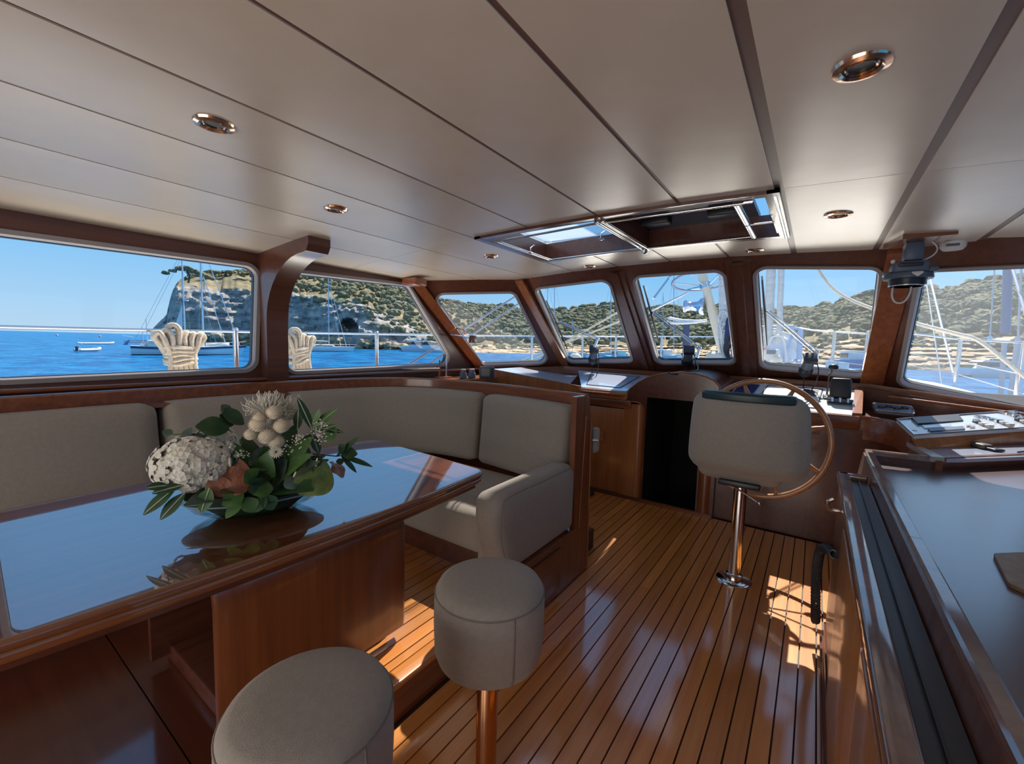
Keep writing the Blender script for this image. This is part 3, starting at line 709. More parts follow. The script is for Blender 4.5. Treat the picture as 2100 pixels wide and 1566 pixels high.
# spider chrysanthemum at the top
def spider(c, n, R_, seed):
    r2 = random.Random(seed); h = MB().ball(tuple(c), (.03, .03, .02), 10).build('spider_bloom', M_petal, ar); pt = MB()
    for i in range(n):
        a = r2.uniform(0, 6.283); el = r2.uniform(.15, 1.35); d = V((math.cos(a)*math.cos(el), math.sin(a)*math.cos(el), math.sin(el)))
        L = R_*r2.uniform(.7, 1.05); p1 = c+d*L*.5+V((0, 0, .006)); p2 = c+d*L+V((0, 0, -.008)); p3 = p2+V((r2.uniform(-.008, .008), r2.uniform(-.008, .008), .012))
        pt.tube([c, p1, p2, p3], [.003, .0026, .0022, .0012], 4)
    k = pt.build('ray_petals', M_petal, h); k['kind'] = 'stuff'
spider(fp(552, 860, .06), 150, .105, 4); spider(fp(592, 850, .05), 60, .075, 5)
# daisy and small white sprigs
def daisy(c, r):
    h = MB().ball(tuple(c), (.006, .006, .006), 8).build('daisy_bloom', M_lf[1], ar); mb = MB(); d = V((.8, -.3, .5)).normalized(); t1 = d.orthogonal().normalized(); t2 = d.cross(t1)
    for k in range(18):
        a = k*6.283/18; q = t1*math.cos(a)+t2*math.sin(a); w2 = d.cross(q)
        mb.add([c+d*.003, c+q*r*.6+w2*r*.13+d*.004, c+q*r, c+q*r*.6-w2*r*.13+d*.004], [(0, 1, 2, 3)])
    mb.build('ray_petals', M_petal, h, ang=0)['kind'] = 'stuff'
daisy(fp(565, 927, -.09), .024)
sg = MB(); r2 = random.Random(9)
for (x, y, n, s_) in [(610, 902, 34, .022), (655, 890, 40, .026), (492, 935, 26, .024), (470, 915, 14, .016), (585, 920, 18, .016), (660, 870, 18, .02)]:
    for i in range(n):
        p = fp(x, y, -.07)+V((r2.gauss(0, s_*.6), r2.gauss(0, s_*.6), r2.gauss(0, s_*.6))); sg.ball(tuple(p), r2.uniform(.0022, .0042), 5)
sg.build('small_white_buds', M_petal, ar)['kind'] = 'stuff'
# anthurium spathes
def spathe(c, nrm, up, w, h, mat, name):
    nrm = V(nrm).normalized(); up = (V(up)-nrm*V(up).dot(nrm)).normalized(); sd = up.cross(nrm); rings = []; N_ = 28
    out = []
    for i in range(N_):
        t = 2*math.pi*i/N_; x = .5*w*math.sin(t)*(1-.12*math.cos(t)); y = .5*h*(math.cos(t)*.9-.16*abs(math.sin(t))+ (.20 if abs(t-math.pi) > 2.7 else 0)*-1.0)
        if abs(t) < .3 or t > 2*math.pi-.3: y -= .12*h
        out.append((x, y))
    mb = MB(); vs_ = [c]; 
    for k in (.35, .7, 1.0):
        for (x, y) in out: vs_.append(c+sd*x*k+up*y*k+nrm*(-.10*w*(k**2)*(.4+.6*math.cos(3*math.atan2(y, x)))))
    fs = [(0, 1+i, 1+(i+1) % N_) for i in range(N_)]
    for r in range(2):
        for i in range(N_): a = 1+r*N_; fs.append((a+i, a+N_+i, a+N_+(i+1) % N_, a+(i+1) % N_))
    mb.add(vs_, fs); o = mb.build(name, mat, ar, ang=70)
    MB().tube([c+up*.22*h, c+nrm*.012+up*.28*h, c+nrm*.022+up*.38*h], [.0035, .004, .002], 7).build('spadix', M_cream, o)
spathe(fp(472, 975, -.115), (.82, -.40, .40), (0, 0, 1), .125, .14, M_anthr, 'anthurium_bloom')
spathe(fp(646, 975, -.115), (.86, -.30, .40), (0, .15, 1), .13, .15, M_anthg, 'anthurium_bloom')
spathe(fp(690, 960, -.02), (.6, .3, .6), (-.3, -.8, .3), .07, .09, M_anthr, 'anthurium_bloom')
spathe(fp(600, 985, -.12), (.8, -.2, .5), (.1, .3, .9), .05, .065, M_lf[2], 'silver_leaf')
# ------------------------------------------------------------------ chart console, companionway, helm console
M_lam = noisemix('console_laminate', (.50, .55, .66), (.58, .63, .72), (3, 3, 3), 3, .12, coat=.6, coatr=.06)
M_lam2 = plain('desk_laminate', (.42, .47, .60), .16, coat=.5, coatr=.1)
ch = thing('chart_console', (-1.9, 4.3, 0), 'teak chart console with sloping pale top and vent door, port of the companionway', 'cabinet')
# sloping top with recessed framed panel
F = [V((-1.97, 4.05, 1.075)), V((-1.50, 4.07, 1.07)), V((-1.40, 4.86, 1.185)), V((-2.42, 4.86, 1.195))]
MB().prism(F[::-1], (0, 0, -.02)).build('top', M_lam, ch, ang=0)
def inq(a, b): # bilinear point on the top
    return F[0].lerp(F[1], a).lerp(F[3].lerp(F[2], a), b)
fr_ = [inq(.12, .13), inq(.80, .13), inq(.80, .86), inq(.18, .86)]
MB().tube([p+V((0, 0, .002)) for p in fr_]+[fr_[0]+V((0, 0, .002))], .005, 6).build('panel_seam', M_black, ch)
MB().prism([p.lerp(sum(fr_, V())/4, .05)+V((0, 0, .004)) for p in fr_][::-1], (0, 0, -.004)).build('lid_panel', plain('lid_glass', (.48, .54, .68), .06, coat=.6, coatr=.03), ch, ang=0)
# port wing: curved white laminate trough with its wooden side
rg = []
for i in range(9):
    t = i/8; z = 1.20-.085*math.sin(math.pi*t*.62)
    a = V((-3.12+.72*t, 4.02+.10*t, 1.195-.01*t)); b = V((-3.02+.60*t, 4.86, 1.19))
    rg.append([V((a.x+.25*t, a.y+.02*t, z-.03*t)), V((b.x, b.y, z+.015)), V((b.x, b.y, z)), V((a.x+.25*t, a.y+.02*t, z-.045*t))])
MB().rings(rg).build('side_top', M_lam, ch)
MB().prism([(-3.14, 3.92, .85), (-1.97, 4.03, .85), (-1.97, 4.03, 1.075), (-3.14, 3.92, 1.205)], (.0, .03, 0)).build('side_fascia', M_cab, ch, ang=0)
MB().tube([(-3.14, 3.93, 1.207), (-1.97, 4.04, 1.078)], .008, 8).build('top_edge', M_post, ch)
MB().rbox(-1.99, -1.47, 4.02, 4.075, .985, 1.068, .012).build('front_edge', M_cab, ch)
MB().soft((-1.72, 4.012, 1.035), (.23, .016, .011), .010, 8).build('drawer_pull', M_post, ch)
MB().rbox(-1.98, -1.44, 4.05, 4.10, .90, .985, .01).build('drawer_front', M_wx, ch)
MB().box(-3.1, -1.42, 4.10, 4.8, 0, .98).build('carcass', M_dk, ch, ang=0)
dr = MB().rbox(-1.98, -1.50, 4.075, 4.10, .03, .89, .006).build('door', M_cab, ch)
MB().rbox(-1.895, -1.695, 4.066, 4.078, .535, .645, .003).build('vent_frame', M_post, dr)
for k in range(4): MB().rbox(-1.88, -1.71, 4.060, 4.072, .553+k*.021, .567+k*.021, .003).build('vent_slat', M_cab, dr)
MB().lathe([(.09, .03), (.09, .98)], None, 28, (-1.385, 4.16, 0)).build('corner_post', M_cab, ch)
MB().box(-1.51, -1.385, 4.07, 4.12, .03, .98).build('post_panel', M_cab, ch, ang=0)
MB().box(-2.0, -1.29, 4.06, 4.12, 0, .03).build('plinth', M_dk, ch, ang=0)
MB().tube(crom([(-1.47, 4.06, .955), (-1.43, 4.045, .972), (-1.38, 4.05, .975), (-1.335, 4.06, .955), (-1.31, 4.07, .9)], 5), .006, 8).build('edge_bead', M_post, ch)
sh = thing('door_stop', (-1.80, 4.0, 0), 'small dark rubber foot on the floor below the vent door', 'foot')
MB().soft((-1.78, 3.93, .022), (.05, .04, .02), .018, 6).build('rubber', M_black, sh)
# companionway: arched bulkhead with a dark stair well behind
arch = [(-1.49, 1.05), (-1.455, 1.10), (-1.38, 1.165), (-1.30, 1.215), (-1.20, 1.25), (-1.10, 1.272), (-.98, 1.283), (-.87, 1.278), (-.78, 1.258), (-.71, 1.225), (-.665, 1.18), (-.655, 1.10)]
outer = [V((x, 4.07, z)) for x, z in arch]+[V((-.655, 4.07, 0)), V((-1.30, 4.07, 0)), V((-1.30, 4.07, .95)), V((-1.49, 4.07, .95))]
hole = [V((-1.29, 4.07, .02)), V((-.80, 4.07, .02)), V((-.80, 4.07, 1.03)), V((-1.29, 4.07, 1.03))]
cw = sroot('companionway', (-1.05, 4.1, 0), 'dark companionway opening under an arched hood')
plate(outer, [hole], (0, 1, 0), .03).build('arch_panel', M_dk, cw, ang=0)
MB().sweep([V((x, 4.068, z)) for x, z in arch], [(-.008, -.004), (-.008, .006), (.9*.0, .006)], up=(0, 0, 1)).build('arch_bead', M_post, cw) if False else MB().tube([V((x, 4.066, z+.002)) for x, z in arch], .007, 8).build('arch_bead', M_post, cw)
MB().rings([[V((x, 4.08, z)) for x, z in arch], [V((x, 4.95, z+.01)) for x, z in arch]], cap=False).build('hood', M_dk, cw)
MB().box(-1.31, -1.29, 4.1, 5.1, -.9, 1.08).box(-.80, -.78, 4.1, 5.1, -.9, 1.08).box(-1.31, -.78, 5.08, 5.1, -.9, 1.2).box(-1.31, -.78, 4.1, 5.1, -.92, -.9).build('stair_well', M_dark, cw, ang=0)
for k in range(3): MB().box(-1.29, -.80, 4.15+.28*k, 4.45+.28*k, -.22-.22*k, -.19-.22*k).build('stair_tread', M_dk, cw, ang=0)
MB().box(-1.30, -.66, 4.045, 4.075, 0, .035).build('sill', M_wx, cw, ang=0)
MB().lathe([(.065, .0), (.065, 1.02)], None, 24, (-.735, 4.11, 0)).build('corner_post', M_wz, cw)
MB().tube(crom([(-1.10, 4.055, 1.28), (-1.03, 4.05, 1.265), (-.93, 4.4, 1.29), (-1.02, 4.80, 1.36)], 5), .007, 6).build('cable', M_black, cw)
# helm console
he = thing('helm_console', (-.2, 4.3, 0), 'dark mahogany helm console with pale sloping dash ahead of the wheel', 'console')
MB().box(-.655, .47, 4.12, 4.8, 0, .98).build('body', M_dk, he, ang=0)
MB().rbox(-.66, .30, 4.06, 4.13, .93, 1.035, .012).build('fascia', M_wx, he)
MB().box(-.66, .32, 4.09, 4.14, .84, .93).build('fascia_recess', M_dk, he, ang=0)
dash = [V((-.645, 4.08, 1.038)), V((.25, 4.09, 1.038)), V((.30, 4.88, 1.175)), V((-.60, 4.88, 1.185))]
MB().prism(dash[::-1], (0, 0, -.03)).build('dash', plain('white_dash', (.78, .78, .77), .25, coat=.4, coatr=.1), he, ang=0)
def dq(a, b, up=0): return dash[0].lerp(dash[1], a).lerp(dash[3].lerp(dash[2], a), b)+V((0, 0, up))
MB().prism([dq(.28, .12, .001), dq(.74, .12, .001), dq(.74, .88, .001), dq(.28, .88, .001)][::-1], (0, 0, .004)).build('cover', plain('pale_dash_cover', (.66, .66, .64), .3), he, ang=0)
MB().tube([dq(.27, .10, .004), dq(.75, .10, .004), dq(.75, .9, .004), dq(.27, .9, .004), dq(.27, .10, .004)], .004, 6).build('cover_seam', M_black, he)
MB().prism([dq(.60, .55, .006), dq(.72, .55, .006), dq(.72, .84, .006), dq(.60, .84, .006)][::-1], (0, 0, .006)).build('display', M_black, he, ang=0)
MB().prism([dq(.02, .35, .003), dq(.20, .35, .003), dq(.20, .85, .003), dq(.02, .85, .003)][::-1], (0, 0, .01)).build('display', M_navy, he, ang=0)
MB().prism([(.25, 4.08, 1.0), (.31, 4.10, 1.0), (.36, 4.88, 1.14), (.30, 4.88, 1.14)], (0, 0, .055)).build('side_board', M_post, he, ang=0)
# curved band running on to the starboard console
band = crom([(.02, 4.085, 0), (.18, 4.10, 0), (.32, 4.10, 0), (.425, 4.04, 0), (.485, 3.92, 0), (.505, 3.72, 0), (.51, 3.58, 0)], 5)
band2 = crom([(.51, 3.58, 0), (.525, 3.42, 0), (.565, 3.17, 0)], 5)
MB().sweep(band2, [(-.03, .72), (.0, .72), (.0, .938), (-.03, .938)]).build('curved_band', M_wx, he)
MB().sweep(band, [(-.03, .86), (.0, .86), (.0, 1.025), (-.008, 1.035), (-.03, 1.035)]).build('curved_band', M_wx, he)
MB().sweep(band+band2[1:], [(-.06, .0), (-.035, .0), (-.035, .86), (-.06, .86)]).build('curved_wall', M_dk, he)
# ------------------------------------------------------------------ wheel, chair
wc = V((-.285, 3.5, .878)); WR = .425
wh = thing('ships_wheel', tuple(wc), 'large wooden ship wheel with turned spokes behind the helm chair', 'wheel')
Mw = Matrix.Translation(wc) @ Matrix.Rotation(math.radians(90-6), 4, 'X')
ring = lambda r, z=0, n=72: [Mw @ V((r*math.cos(2*math.pi*i/n), r*math.sin(2*math.pi*i/n), z)) for i in range(n)]
M_rim = wood('wheel_wood', (.36, .15, .06), (.50, .24, .10), axis='x', coat=.7, coatr=.15, rough=.35)
MB().tube(ring(WR-.016), .019, 12, closed=True).build('rim', M_rim, wh)
MB().lathe([(.03, -.12), (.05, -.10), (.055, -.02), (.05, .03), (.02, .045)], Mw, 24).build('hub', M_chrome, wh)
for k in range(8):
    a = math.radians(64-45*k); u = V((math.cos(a), math.sin(a), 0))
    Mk = Mw @ V((0, 0, 0)).to_track_quat('Z', 'Y').to_matrix().to_4x4() if False else Mw
    sp_ = MB().tube([Mw @ (u*.045), Mw @ (u*.30)], .007, 10).build('spoke', M_chrome, wh)
    MB().tube([Mw @ (u*q) for q in (.265, .275, .30, .335, .365, .39)], [.010, .018, .022, .020, .014, .012], 12).build('spoke_grip', M_rim, sp_)
MB().tube([Mw @ V((0, 0, -.08)), Mw @ V((0, 0, -.62))], .03, 14).build('shaft', M_steel, wh)
hc = thing('helm_chair', (-.335, 3.05, 0), 'upholstered helm chair seen from behind on a polished steel pedestal', 'chair')
def cw_(p):  # slightly pear shaped backrest, wider towards the bottom
    z = p.z-.985; k = 1+.05*(1 if z < 0 else -1)*min(1, abs(z)/.2)*.7
    return (-.315+(p.x+.315)*k, p.y-.10*z+.10*((p.x+.315)/.32)**2, p.z)
MB().soft((-.315, 2.86, .992), (.315, .075, .243), .072, 16, (.012, .03, .012), warp=cw_).build('backrest', M_fab, hc, ang=60)
MB().soft((-.315, 2.835, 1.222), (.255, .05, .03), .02, 12, warp=cw_).build('top_band', M_teal, hc, ang=60)
MB().soft((-.345, 3.12, .75), (.24, .20, .065), .06, 12, (0, 0, .015)).build('seat', M_fab, hc, ang=60)
MB().rbox(-.45, -.22, 2.92, 3.2, .655, .69, .008).build('seat_bracket', M_black, hc)
MB().lathe([(.038, .02), (.038, .66)], None, 28, (-.335, 3.05, 0)).build('pedestal', M_chrome, hc)
MB().lathe([(.05, .03), (.05, .05), (.042, .055)], None, 28, (-.335, 3.05, 0)).build('collar', M_chrome, hc)
MB().lathe([(.105, .0), (.105, .008), (.098, .014), (.046, .02), (.046, .04)], None, 36, (-.335, 3.05, 0)).build('base_plate', M_chrome, hc)
MB().tube([(-.42, 3.0, .655), (-.35, 2.99, .63), (-.22, 2.90, .595)], .006, 8).ball((-.215, 2.897, .593), .011, 8).build('lever', M_steel, hc)
# ------------------------------------------------------------------ throttle, chart plotter, gauge cluster
th = thing('throttle_lever', (.09, 4.5, 1.1), 'chrome throttle lever with a black knob on the dash', 'lever')
b = dq(.80, .55)
MB().rbox(b.x-.03, b.x+.03, b.y-.04, b.y+.04, b.z, b.z+.03, .008).build('base', M_chrome, th)
MB().tube(crom([b+V((0, 0, .03)), b+V((0, 0, .17)), b+V((.02, -.015, .24))], 5), .008, 8).build('arm', M_chrome, th)
MB().ball(tuple(b+V((.026, -.02, .265))), (.036, .026, .026), 12).build('knob', M_black, th)
pl_ = thing('chart_plotter', (.19, 4.42, 1.1), 'dark box shaped plotter with a glinting top on the dash beside the throttle', 'plotter')
Mp = Matrix.Translation(dq(.90, .42, .11)) @ Matrix.Rotation(math.radians(-12), 4, 'X')
MB().rbox(-.07, .07, -.05, .05, -.085, .085, .02, 3, Mp).build('housing', M_black, pl_)
MB().rbox(-.085, .085, -.07, .06, -.115, -.09, .006, 2, Mp).build('foot', M_bluegrey, pl_)
for x in (-.05, 0, .05): MB().tube([Mp @ V((x, -.085, -.12)), Mp @ V((x, -.085, -.085))], .009, 8).build('screw', M_steel, pl_)
gc = thing('gauge_cluster', (.5, 4.4, 1.03), 'small chrome edged instrument tray with black dials beside the dash', 'instrument')
g = [V((.40, 4.32, 1.045)), V((.62, 4.28, 1.045)), V((.645, 4.56, 1.075)), V((.40, 4.60, 1.075))]
MB().prism(roundpoly(g, .03)[::-1], (0, 0, .02)).build('tray', M_bluegrey, gc, ang=0)
MB().tube([p+V((0, 0, .022)) for p in roundpoly(g, .03)], .006, 6, closed=True).build('bezel', M_chrome, gc)
for i in range(4):
    p = g[0].lerp(g[1], .2+.2*i).lerp(g[3].lerp(g[2], .2+.2*i), .45+.15*(i % 2))
    MB().lathe([(.024, .018), (.024, .032), (.02, .036)], None, 18, tuple(p)).build('dial', M_black, gc)
MB().prism([(.34, 4.12, .95), (.60, 4.05, .95), (.50, 3.84, .95)], (0, 0, .01)).build('shelf', M_dk, he) if False else None
# ------------------------------------------------------------------ starboard switch console and chart desk
stc = thing('switch_console', (.8, 4.0, 0), 'starboard console with tilted pale switch panel above a small chart desk', 'console')
Q = [V((.512, 3.46, 1.02)), V((1.20, 4.22, 1.053)), V((1.27, 4.60, 1.13)), V((.472, 3.83, 1.062))]
def sq(a, b, up=0): return Q[0].lerp(Q[1], a).lerp(Q[3].lerp(Q[2], a), b)+V((0, 0, up))
MB().prism(Q[::-1], (0, 0, -.02)).build('switch_panel', plain('switch_panel_grey', (.56, .60, .64), .18, coat=.4, coatr=.1), stc, ang=0)
MB().prism([Q[0]+V((0, 0, -.02)), Q[1]+V((0, 0, -.02)), Q[1]+V((0, 0, -.115)), Q[0]+V((.03, -.02, -.075))], (-.01, .02, 0)).build('fascia', M_cab, stc, ang=0)
MB().tube([sq(0, 0, .004), sq(0, 1, .004), sq(1, 1, .006), sq(1, 0, .004), sq(0, 0, .004)], .006, 6).build('panel_edge', M_steel, stc)
def pan(a0, a1, b0, b1, h, mat, name, r=.0):
    pts = [sq(a0, b0, .001), sq(a1, b0, .001), sq(a1, b1, .001), sq(a0, b1, .001)]
    return MB().prism(pts[::-1], (0, 0, h)).build(name, mat, stc, ang=0)
pan(.10, .44, .55, .97, .014, M_black, 'meter_panel'); pan(.12, .33, .30, .47, .008, M_lam2, 'meter_panel'); pan(.13, .40, .06, .22, .014, M_bluegrey, 'meter_panel')
for k in range(2): pan(.43+.02*k, .47+.02*k, .13-.07*k+.08, .19-.07*k+.08, .012, M_brass, 'fuse')
for (a, b_) in [(.60, .74), (.64, .60), (.69, .47), (.80, .86), (.845, .73), (.90, .60), (.86, .90)]:
    c = sq(a, b_); g_ = MB().lathe([(.040, 0), (.040, .012), (.034, .014), (.032, .009)], None, 24, tuple(c)).build('gauge', M_chrome, stc)
    MB().lathe([(.031, .009), (.030, .0105), (.001, .0106)], None, 20, tuple(c)).build('gauge_face', plain('gauge_face', (.12, .15, .28), .2) if a == .6 else bpy.data.materials['gauge_face'], g_)
for i, a in enumerate((.53, .565, .605, .70, .735, .775, .87, .905, .945)):
    for b_ in (.40, .27, .14)[i % 3:i % 3+1]:
        c = sq(a, b_); MB().rbox(-.022, .022, -.014, .014, 0, .022, .004, 1, Matrix.Translation(c) @ Matrix.Rotation(math.radians(45), 4, 'Z')).build('switch', M_whitedull if i % 3 else M_bluegrey, stc)
pan(.51, .56, .44, .54, .02, M_bluegrey, 'switch_block')
# sill rail and wall above the panel
MB().tube([(.50, 4.62, 1.155), (1.40, 4.36, 1.10)], .012, 8).build('fiddle_rail', M_post, stc)
MB().prism([(.34, 4.86, 1.20), (1.42, 4.52, 1.10), (1.42, 4.52, .80), (.34, 4.86, .80)], (-.02, -.03, 0)).build('back_board', M_dk, stc, ang=0)
MB().prism([(.34, 4.3, .99), (.50, 4.0, 1.0), (.60, 4.0, 1.0), (1.3, 4.6, 1.0), (.36, 4.84, 1.0)], (0, 0, .01)).build('deck_board', M_dk, stc, ang=0)
# chart desk
dk_ = [V((.56, 3.18, .945)), V((.70, 3.30, .945)), V((1.40, 4.05, .945)), V((1.40, 4.50, .945)), V((.53, 3.56, .945))]
MB().prism(dk_[::-1], (0, 0, -.02)).build('desk_top', M_lam2, stc, ang=0)
MB().prism([(.50, 3.60, .93), (.535, 3.60, .93), (.60, 3.19, .93), (.545, 3.17, .93)], (0, 0, .027)).build('desk_edge', M_steel if False else wood('pale_worn_edge', (.34, .30, .28), (.48, .44, .40), axis='y', coat=.8), stc, ang=0)
MB().box(.56, 1.42, 3.6, 4.4, 0, .85).build('carcass', M_dk, stc, ang=0)
MB().prism([(.44, 4.02, .60), (.47, 4.02, .60), (.50, 3.3, .60), (.47, 3.3, .60)], (0, 0, .03)).build('lower_shelf_edge', M_post, stc, ang=0)
sg_ = thing('sunglasses_case', (.86, 3.72, .945), 'dark leather case lying on the pale chart desk', 'case')
Mc = Matrix.Translation((.83, 3.80, .955)) @ Matrix.Rotation(math.radians(-58), 4, 'Z')
MB().soft((0, 0, .006), (.10, .035, .016), .014, 8, M=Mc).build('case', noisemix('brown_leather', (.06, .045, .04), (.12, .09, .07), (40, 40, 40), 3, .5), sg_)
MB().soft((.115, .008, .0), (.04, .03, .008), .007, 6, M=Mc).build('flap', M_black, sg_)
pn = MB().tube([(1.0, 3.72, .952), (1.12, 3.90, .952)], [.005, .004], 8).build('pen', M_navy); tag(pn, 'slim dark blue pen lying on the chart desk', 'pen')
# ------------------------------------------------------------------ galley counter on the right
M_ctop = noisemix('counter_top', (.085, .045, .05), (.12, .065, .065), (2, 2, 2), 4, .34, coat=.9, coatr=.22, coatior=2.0)
M_worn = noisemix('worn_varnish_edge', (.10, .035, .02), (.22, .10, .06), (9, 9, 9), 5, .4, coat=.9, coatr=.07, coatior=2.2)
ga = thing('galley_counter', (.6, 1.0, 0), 'mahogany galley counter with raised edge and a sliding door groove in the ledge', 'counter')
MB().rbox(.14, .25, -1.2, 2.70, .0, .87, .004).build('cabinet', M_wz, ga)
for y0, y1 in ((-.6, .36), (.37, 1.20), (1.21, 2.02)):
    MB().rbox(.128, .141, y0, y1, .13, .84, .004).build('cabinet_door', M_cab, ga)
MB().rbox(.12, .142, -1.2, 2.70, .0, .03, .004).rbox(.128, .142, -1.2, 2.70, .03, .055, .004).rbox(.132, .142, -1.2, 2.70, .055, .10, .004).build('skirting', M_dk, ga)
MB().rbox(.128, .178, -1.2, 2.72, .868, .90, .008, 3).build('ledge_lip', M_worn, ga)
MB().rbox(.132, .25, 2.68, 2.725, .868, .90, .008, 3).build('ledge_end', M_worn, ga)
MB().box(.178, .25, -1.2, 2.69, .85, .872).build('door_groove', plain('groove_rubber', (.05, .055, .075), .35), ga, ang=0)
MB().box(.210, .216, -1.2, 2.69, .872, .880).build('groove_track', M_black, ga, ang=0)
MB().prism([(.245, -1.2, .80), (.262, -1.2, .93), (.30, -1.2, .93), (.30, -1.2, .80)], (0, 4.38, 0)).build('side_board', wood('scratched_side', (.10, .035, .025), (.20, .10, .08), axis='z', coat=.6, coatr=.2), ga, ang=0)
path = [(.285, -1.2, .92), (.285, 1.62, .92)]; 
lipp = [(-.018, .0), (-.018, .022), (-.012, .028), (.012, .028), (.018, .022), (.018, .0)]
MB().sweep([(.285, -1.2, .922), (.285, 1.735, .922)], lipp).build('edge_lip', M_worn, ga)
MB().sweep([(.285, 1.738, .922), (.285, 3.185, .922), (.58, 3.215, .922), (1.40, 4.12, .922)], lipp).build('edge_lip', M_worn, ga)
MB().prism([(.30, 3.17, .80), (.58, 3.195, .80), (1.4, 4.10, .80), (1.4, 4.10, .925), (.58, 3.195, .925), (.30, 3.17, .925)], (-.0, .02, 0)).build('front_board', M_dk, ga, ang=0) if False else None
MB().sweep([(.285, 3.185, .0), (.58, 3.215, .0), (1.40, 4.12, .0)], [(-.012, .0), (.012, .0), (.012, .925), (-.012, .925)]).build('front_board', M_dk, ga)
MB().prism([(.30, -1.2, .862), (1.42, -1.2, .862), (1.42, 4.12, .862), (.575, 3.205, .862), (.30, 3.175, .862)], (0, 0, .018)).build('counter_top', M_ctop, ga, ang=0)
MB().sweep([(.304, -1.2, .88), (.304, 3.165, .88)], [(-.003, 0), (.012, 0), (.004, .012), (-.003, .03)]).build('inner_cove', M_worn, ga)
MB().box(.29, .32, 2.70, 3.18, 0, .86).build('end_panel', M_dk, ga, ang=0)
co = thing('coaster', (.53, 1.80, .88), 'brown square coaster with a faint dark print on the galley counter', 'coaster')
cq = [V((.47, 1.695, .892)), V((.505, 1.655, .892)), V((.66, 1.80, .892)), V((.60, 2.02, .892)), V((.495, 1.925, .892))]
MB().prism(roundpoly(cq, .014)[::-1], (0, 0, -.011)).build('board', noisemix('cork_coaster', (.30, .19, .11), (.38, .25, .16), (30, 30, 30), 3, .5), co, ang=0)
MB().tube([(.53, 1.75, .8925), (.56, 1.80, .8925), (.545, 1.84, .8925), (.585, 1.85, .8925), (.60, 1.82, .8925)], .004, 5).tube([(.56, 1.80, .8925), (.60, 1.80, .8925)], .003, 5).build('print', M_bluegrey, co)
cd = thing('coiled_cord', (.115, 2.6, .5), 'black spiral cord hanging on the cabinet side by the floor', 'cord')
base_ = crom([(.128, 2.36, .60), (.105, 2.42, .595), (.085, 2.50, .55), (.08, 2.56, .45), (.082, 2.60, .33), (.09, 2.62, .20), (.095, 2.63, .13)], 12)
hel = []
for i in range(len(base_)*6):
    t = i/6; k = min(int(t), len(base_)-2); p = base_[k].lerp(base_[k+1], t-k); a = i*2*math.pi/10.0
    hel.append(p+V((.016*math.cos(a), .016*math.sin(a)*.5, .016*math.sin(a))))
MB().tube(hel, .006, 6).build('spiral', M_black, cd)
hk = thing('wall_hook', (.12, 2.3, .8), 'small bright hook on the forward end of the galley cabinet', 'hook')
MB().tube(crom([(.14, 2.36, .80), (.10, 2.36, .80), (.09, 2.36, .83), (.11, 2.36, .85)], 4), .009, 8).build('hook', M_chrome, hk)
# ------------------------------------------------------------------ instrument and detector under the ceiling
ri = thing('hanging_instrument', (.44, 3.62, 2.2), 'blue grey instrument box hanging on a bracket from the ceiling beside the post', 'instrument')
MB().prism([(.30, 3.68, 2.17), (.55, 3.68, 2.17), (.59, 3.40, 2.17), (.36, 3.40, 2.17)], (0, 0, .05)).build('mount', M_wx, ri, ang=0)
MB().rbox(.385, .475, 3.50, 3.60, 2.06, 2.175, .02).rbox(.415, .46, 3.52, 3.58, 2.02, 2.1, .01).build('bracket', M_bluegrey, ri)
MB().rbox(.335, .50, 3.46, 3.64, 1.985, 2.055, .018, 3).build('body', M_bluegrey, ri)
MB().soft((.415, 3.455, 2.03), (.055, .006, .011), .006, 6).build('slot', M_black, ri)
MB().lathe([(.115, 1.955), (.118, 1.965), (.112, 1.985), (.10, 1.99)], None, 28, (.418, 3.55, 0)).build('flange', M_bluegrey, ri)
MB().lathe([(.085, 1.915), (.088, 1.92), (.088, 1.96)], None, 28, (.418, 3.55, 0)).build('lens_ring', M_black, ri)
MB().lathe([(.0881, 1.912), (.0881, 1.918), (.08, 1.919), (.08, 1.912)], None, 28, (.418, 3.55, 0)).build('rim', M_steel, ri)
MB().prism([(.42, 3.43, 1.975), (.47, 3.43, 1.975), (.447, 3.43, 1.955)], (0, .004, .01)).build('label_plate', M_whitedull, ri, ang=0)
MB().rbox(.30, .335, 3.5, 3.6, 1.98, 2.0, .006).rbox(.50, .545, 3.5, 3.6, 1.99, 2.02, .006).build('lug', M_bluegrey, ri)
MB().ball((.335, 3.47, 2.055), .012, 10).build('knob', M_whitedull, ri)
MB().tube(crom([(.355, 3.56, 1.915), (.355, 3.56, 1.86), (.37, 3.56, 1.825), (.395, 3.56, 1.815), (.42, 3.56, 1.83), (.435, 3.56, 1.87), (.44, 3.56, 1.915)], 6), .005, 8).build('cable', M_whitedull, ri)
MB().tube(crom([(.47, 3.55, 2.06), (.52, 3.55, 2.09), (.535, 3.55, 2.13), (.51, 3.55, 2.17)], 6), .004, 8).build('wire', M_whitedull, ri)
sd = thing('smoke_detector', (.63, 3.72, 2.14), 'white round smoke detector under the ceiling panels', 'detector')
sz = zc(.63)-.0
MB().lathe([(.058, 0), (.060, -.02), (.056, -.034), (.045, -.046), (.001, -.048)], None, 32, (.625, 3.70, sz)).build('cover', M_whitedull, sd)
MB().soft((.615, 3.645, sz-.024), (.03, .006, .008), .005, 6).build('vent_slot', M_bluegrey, sd)
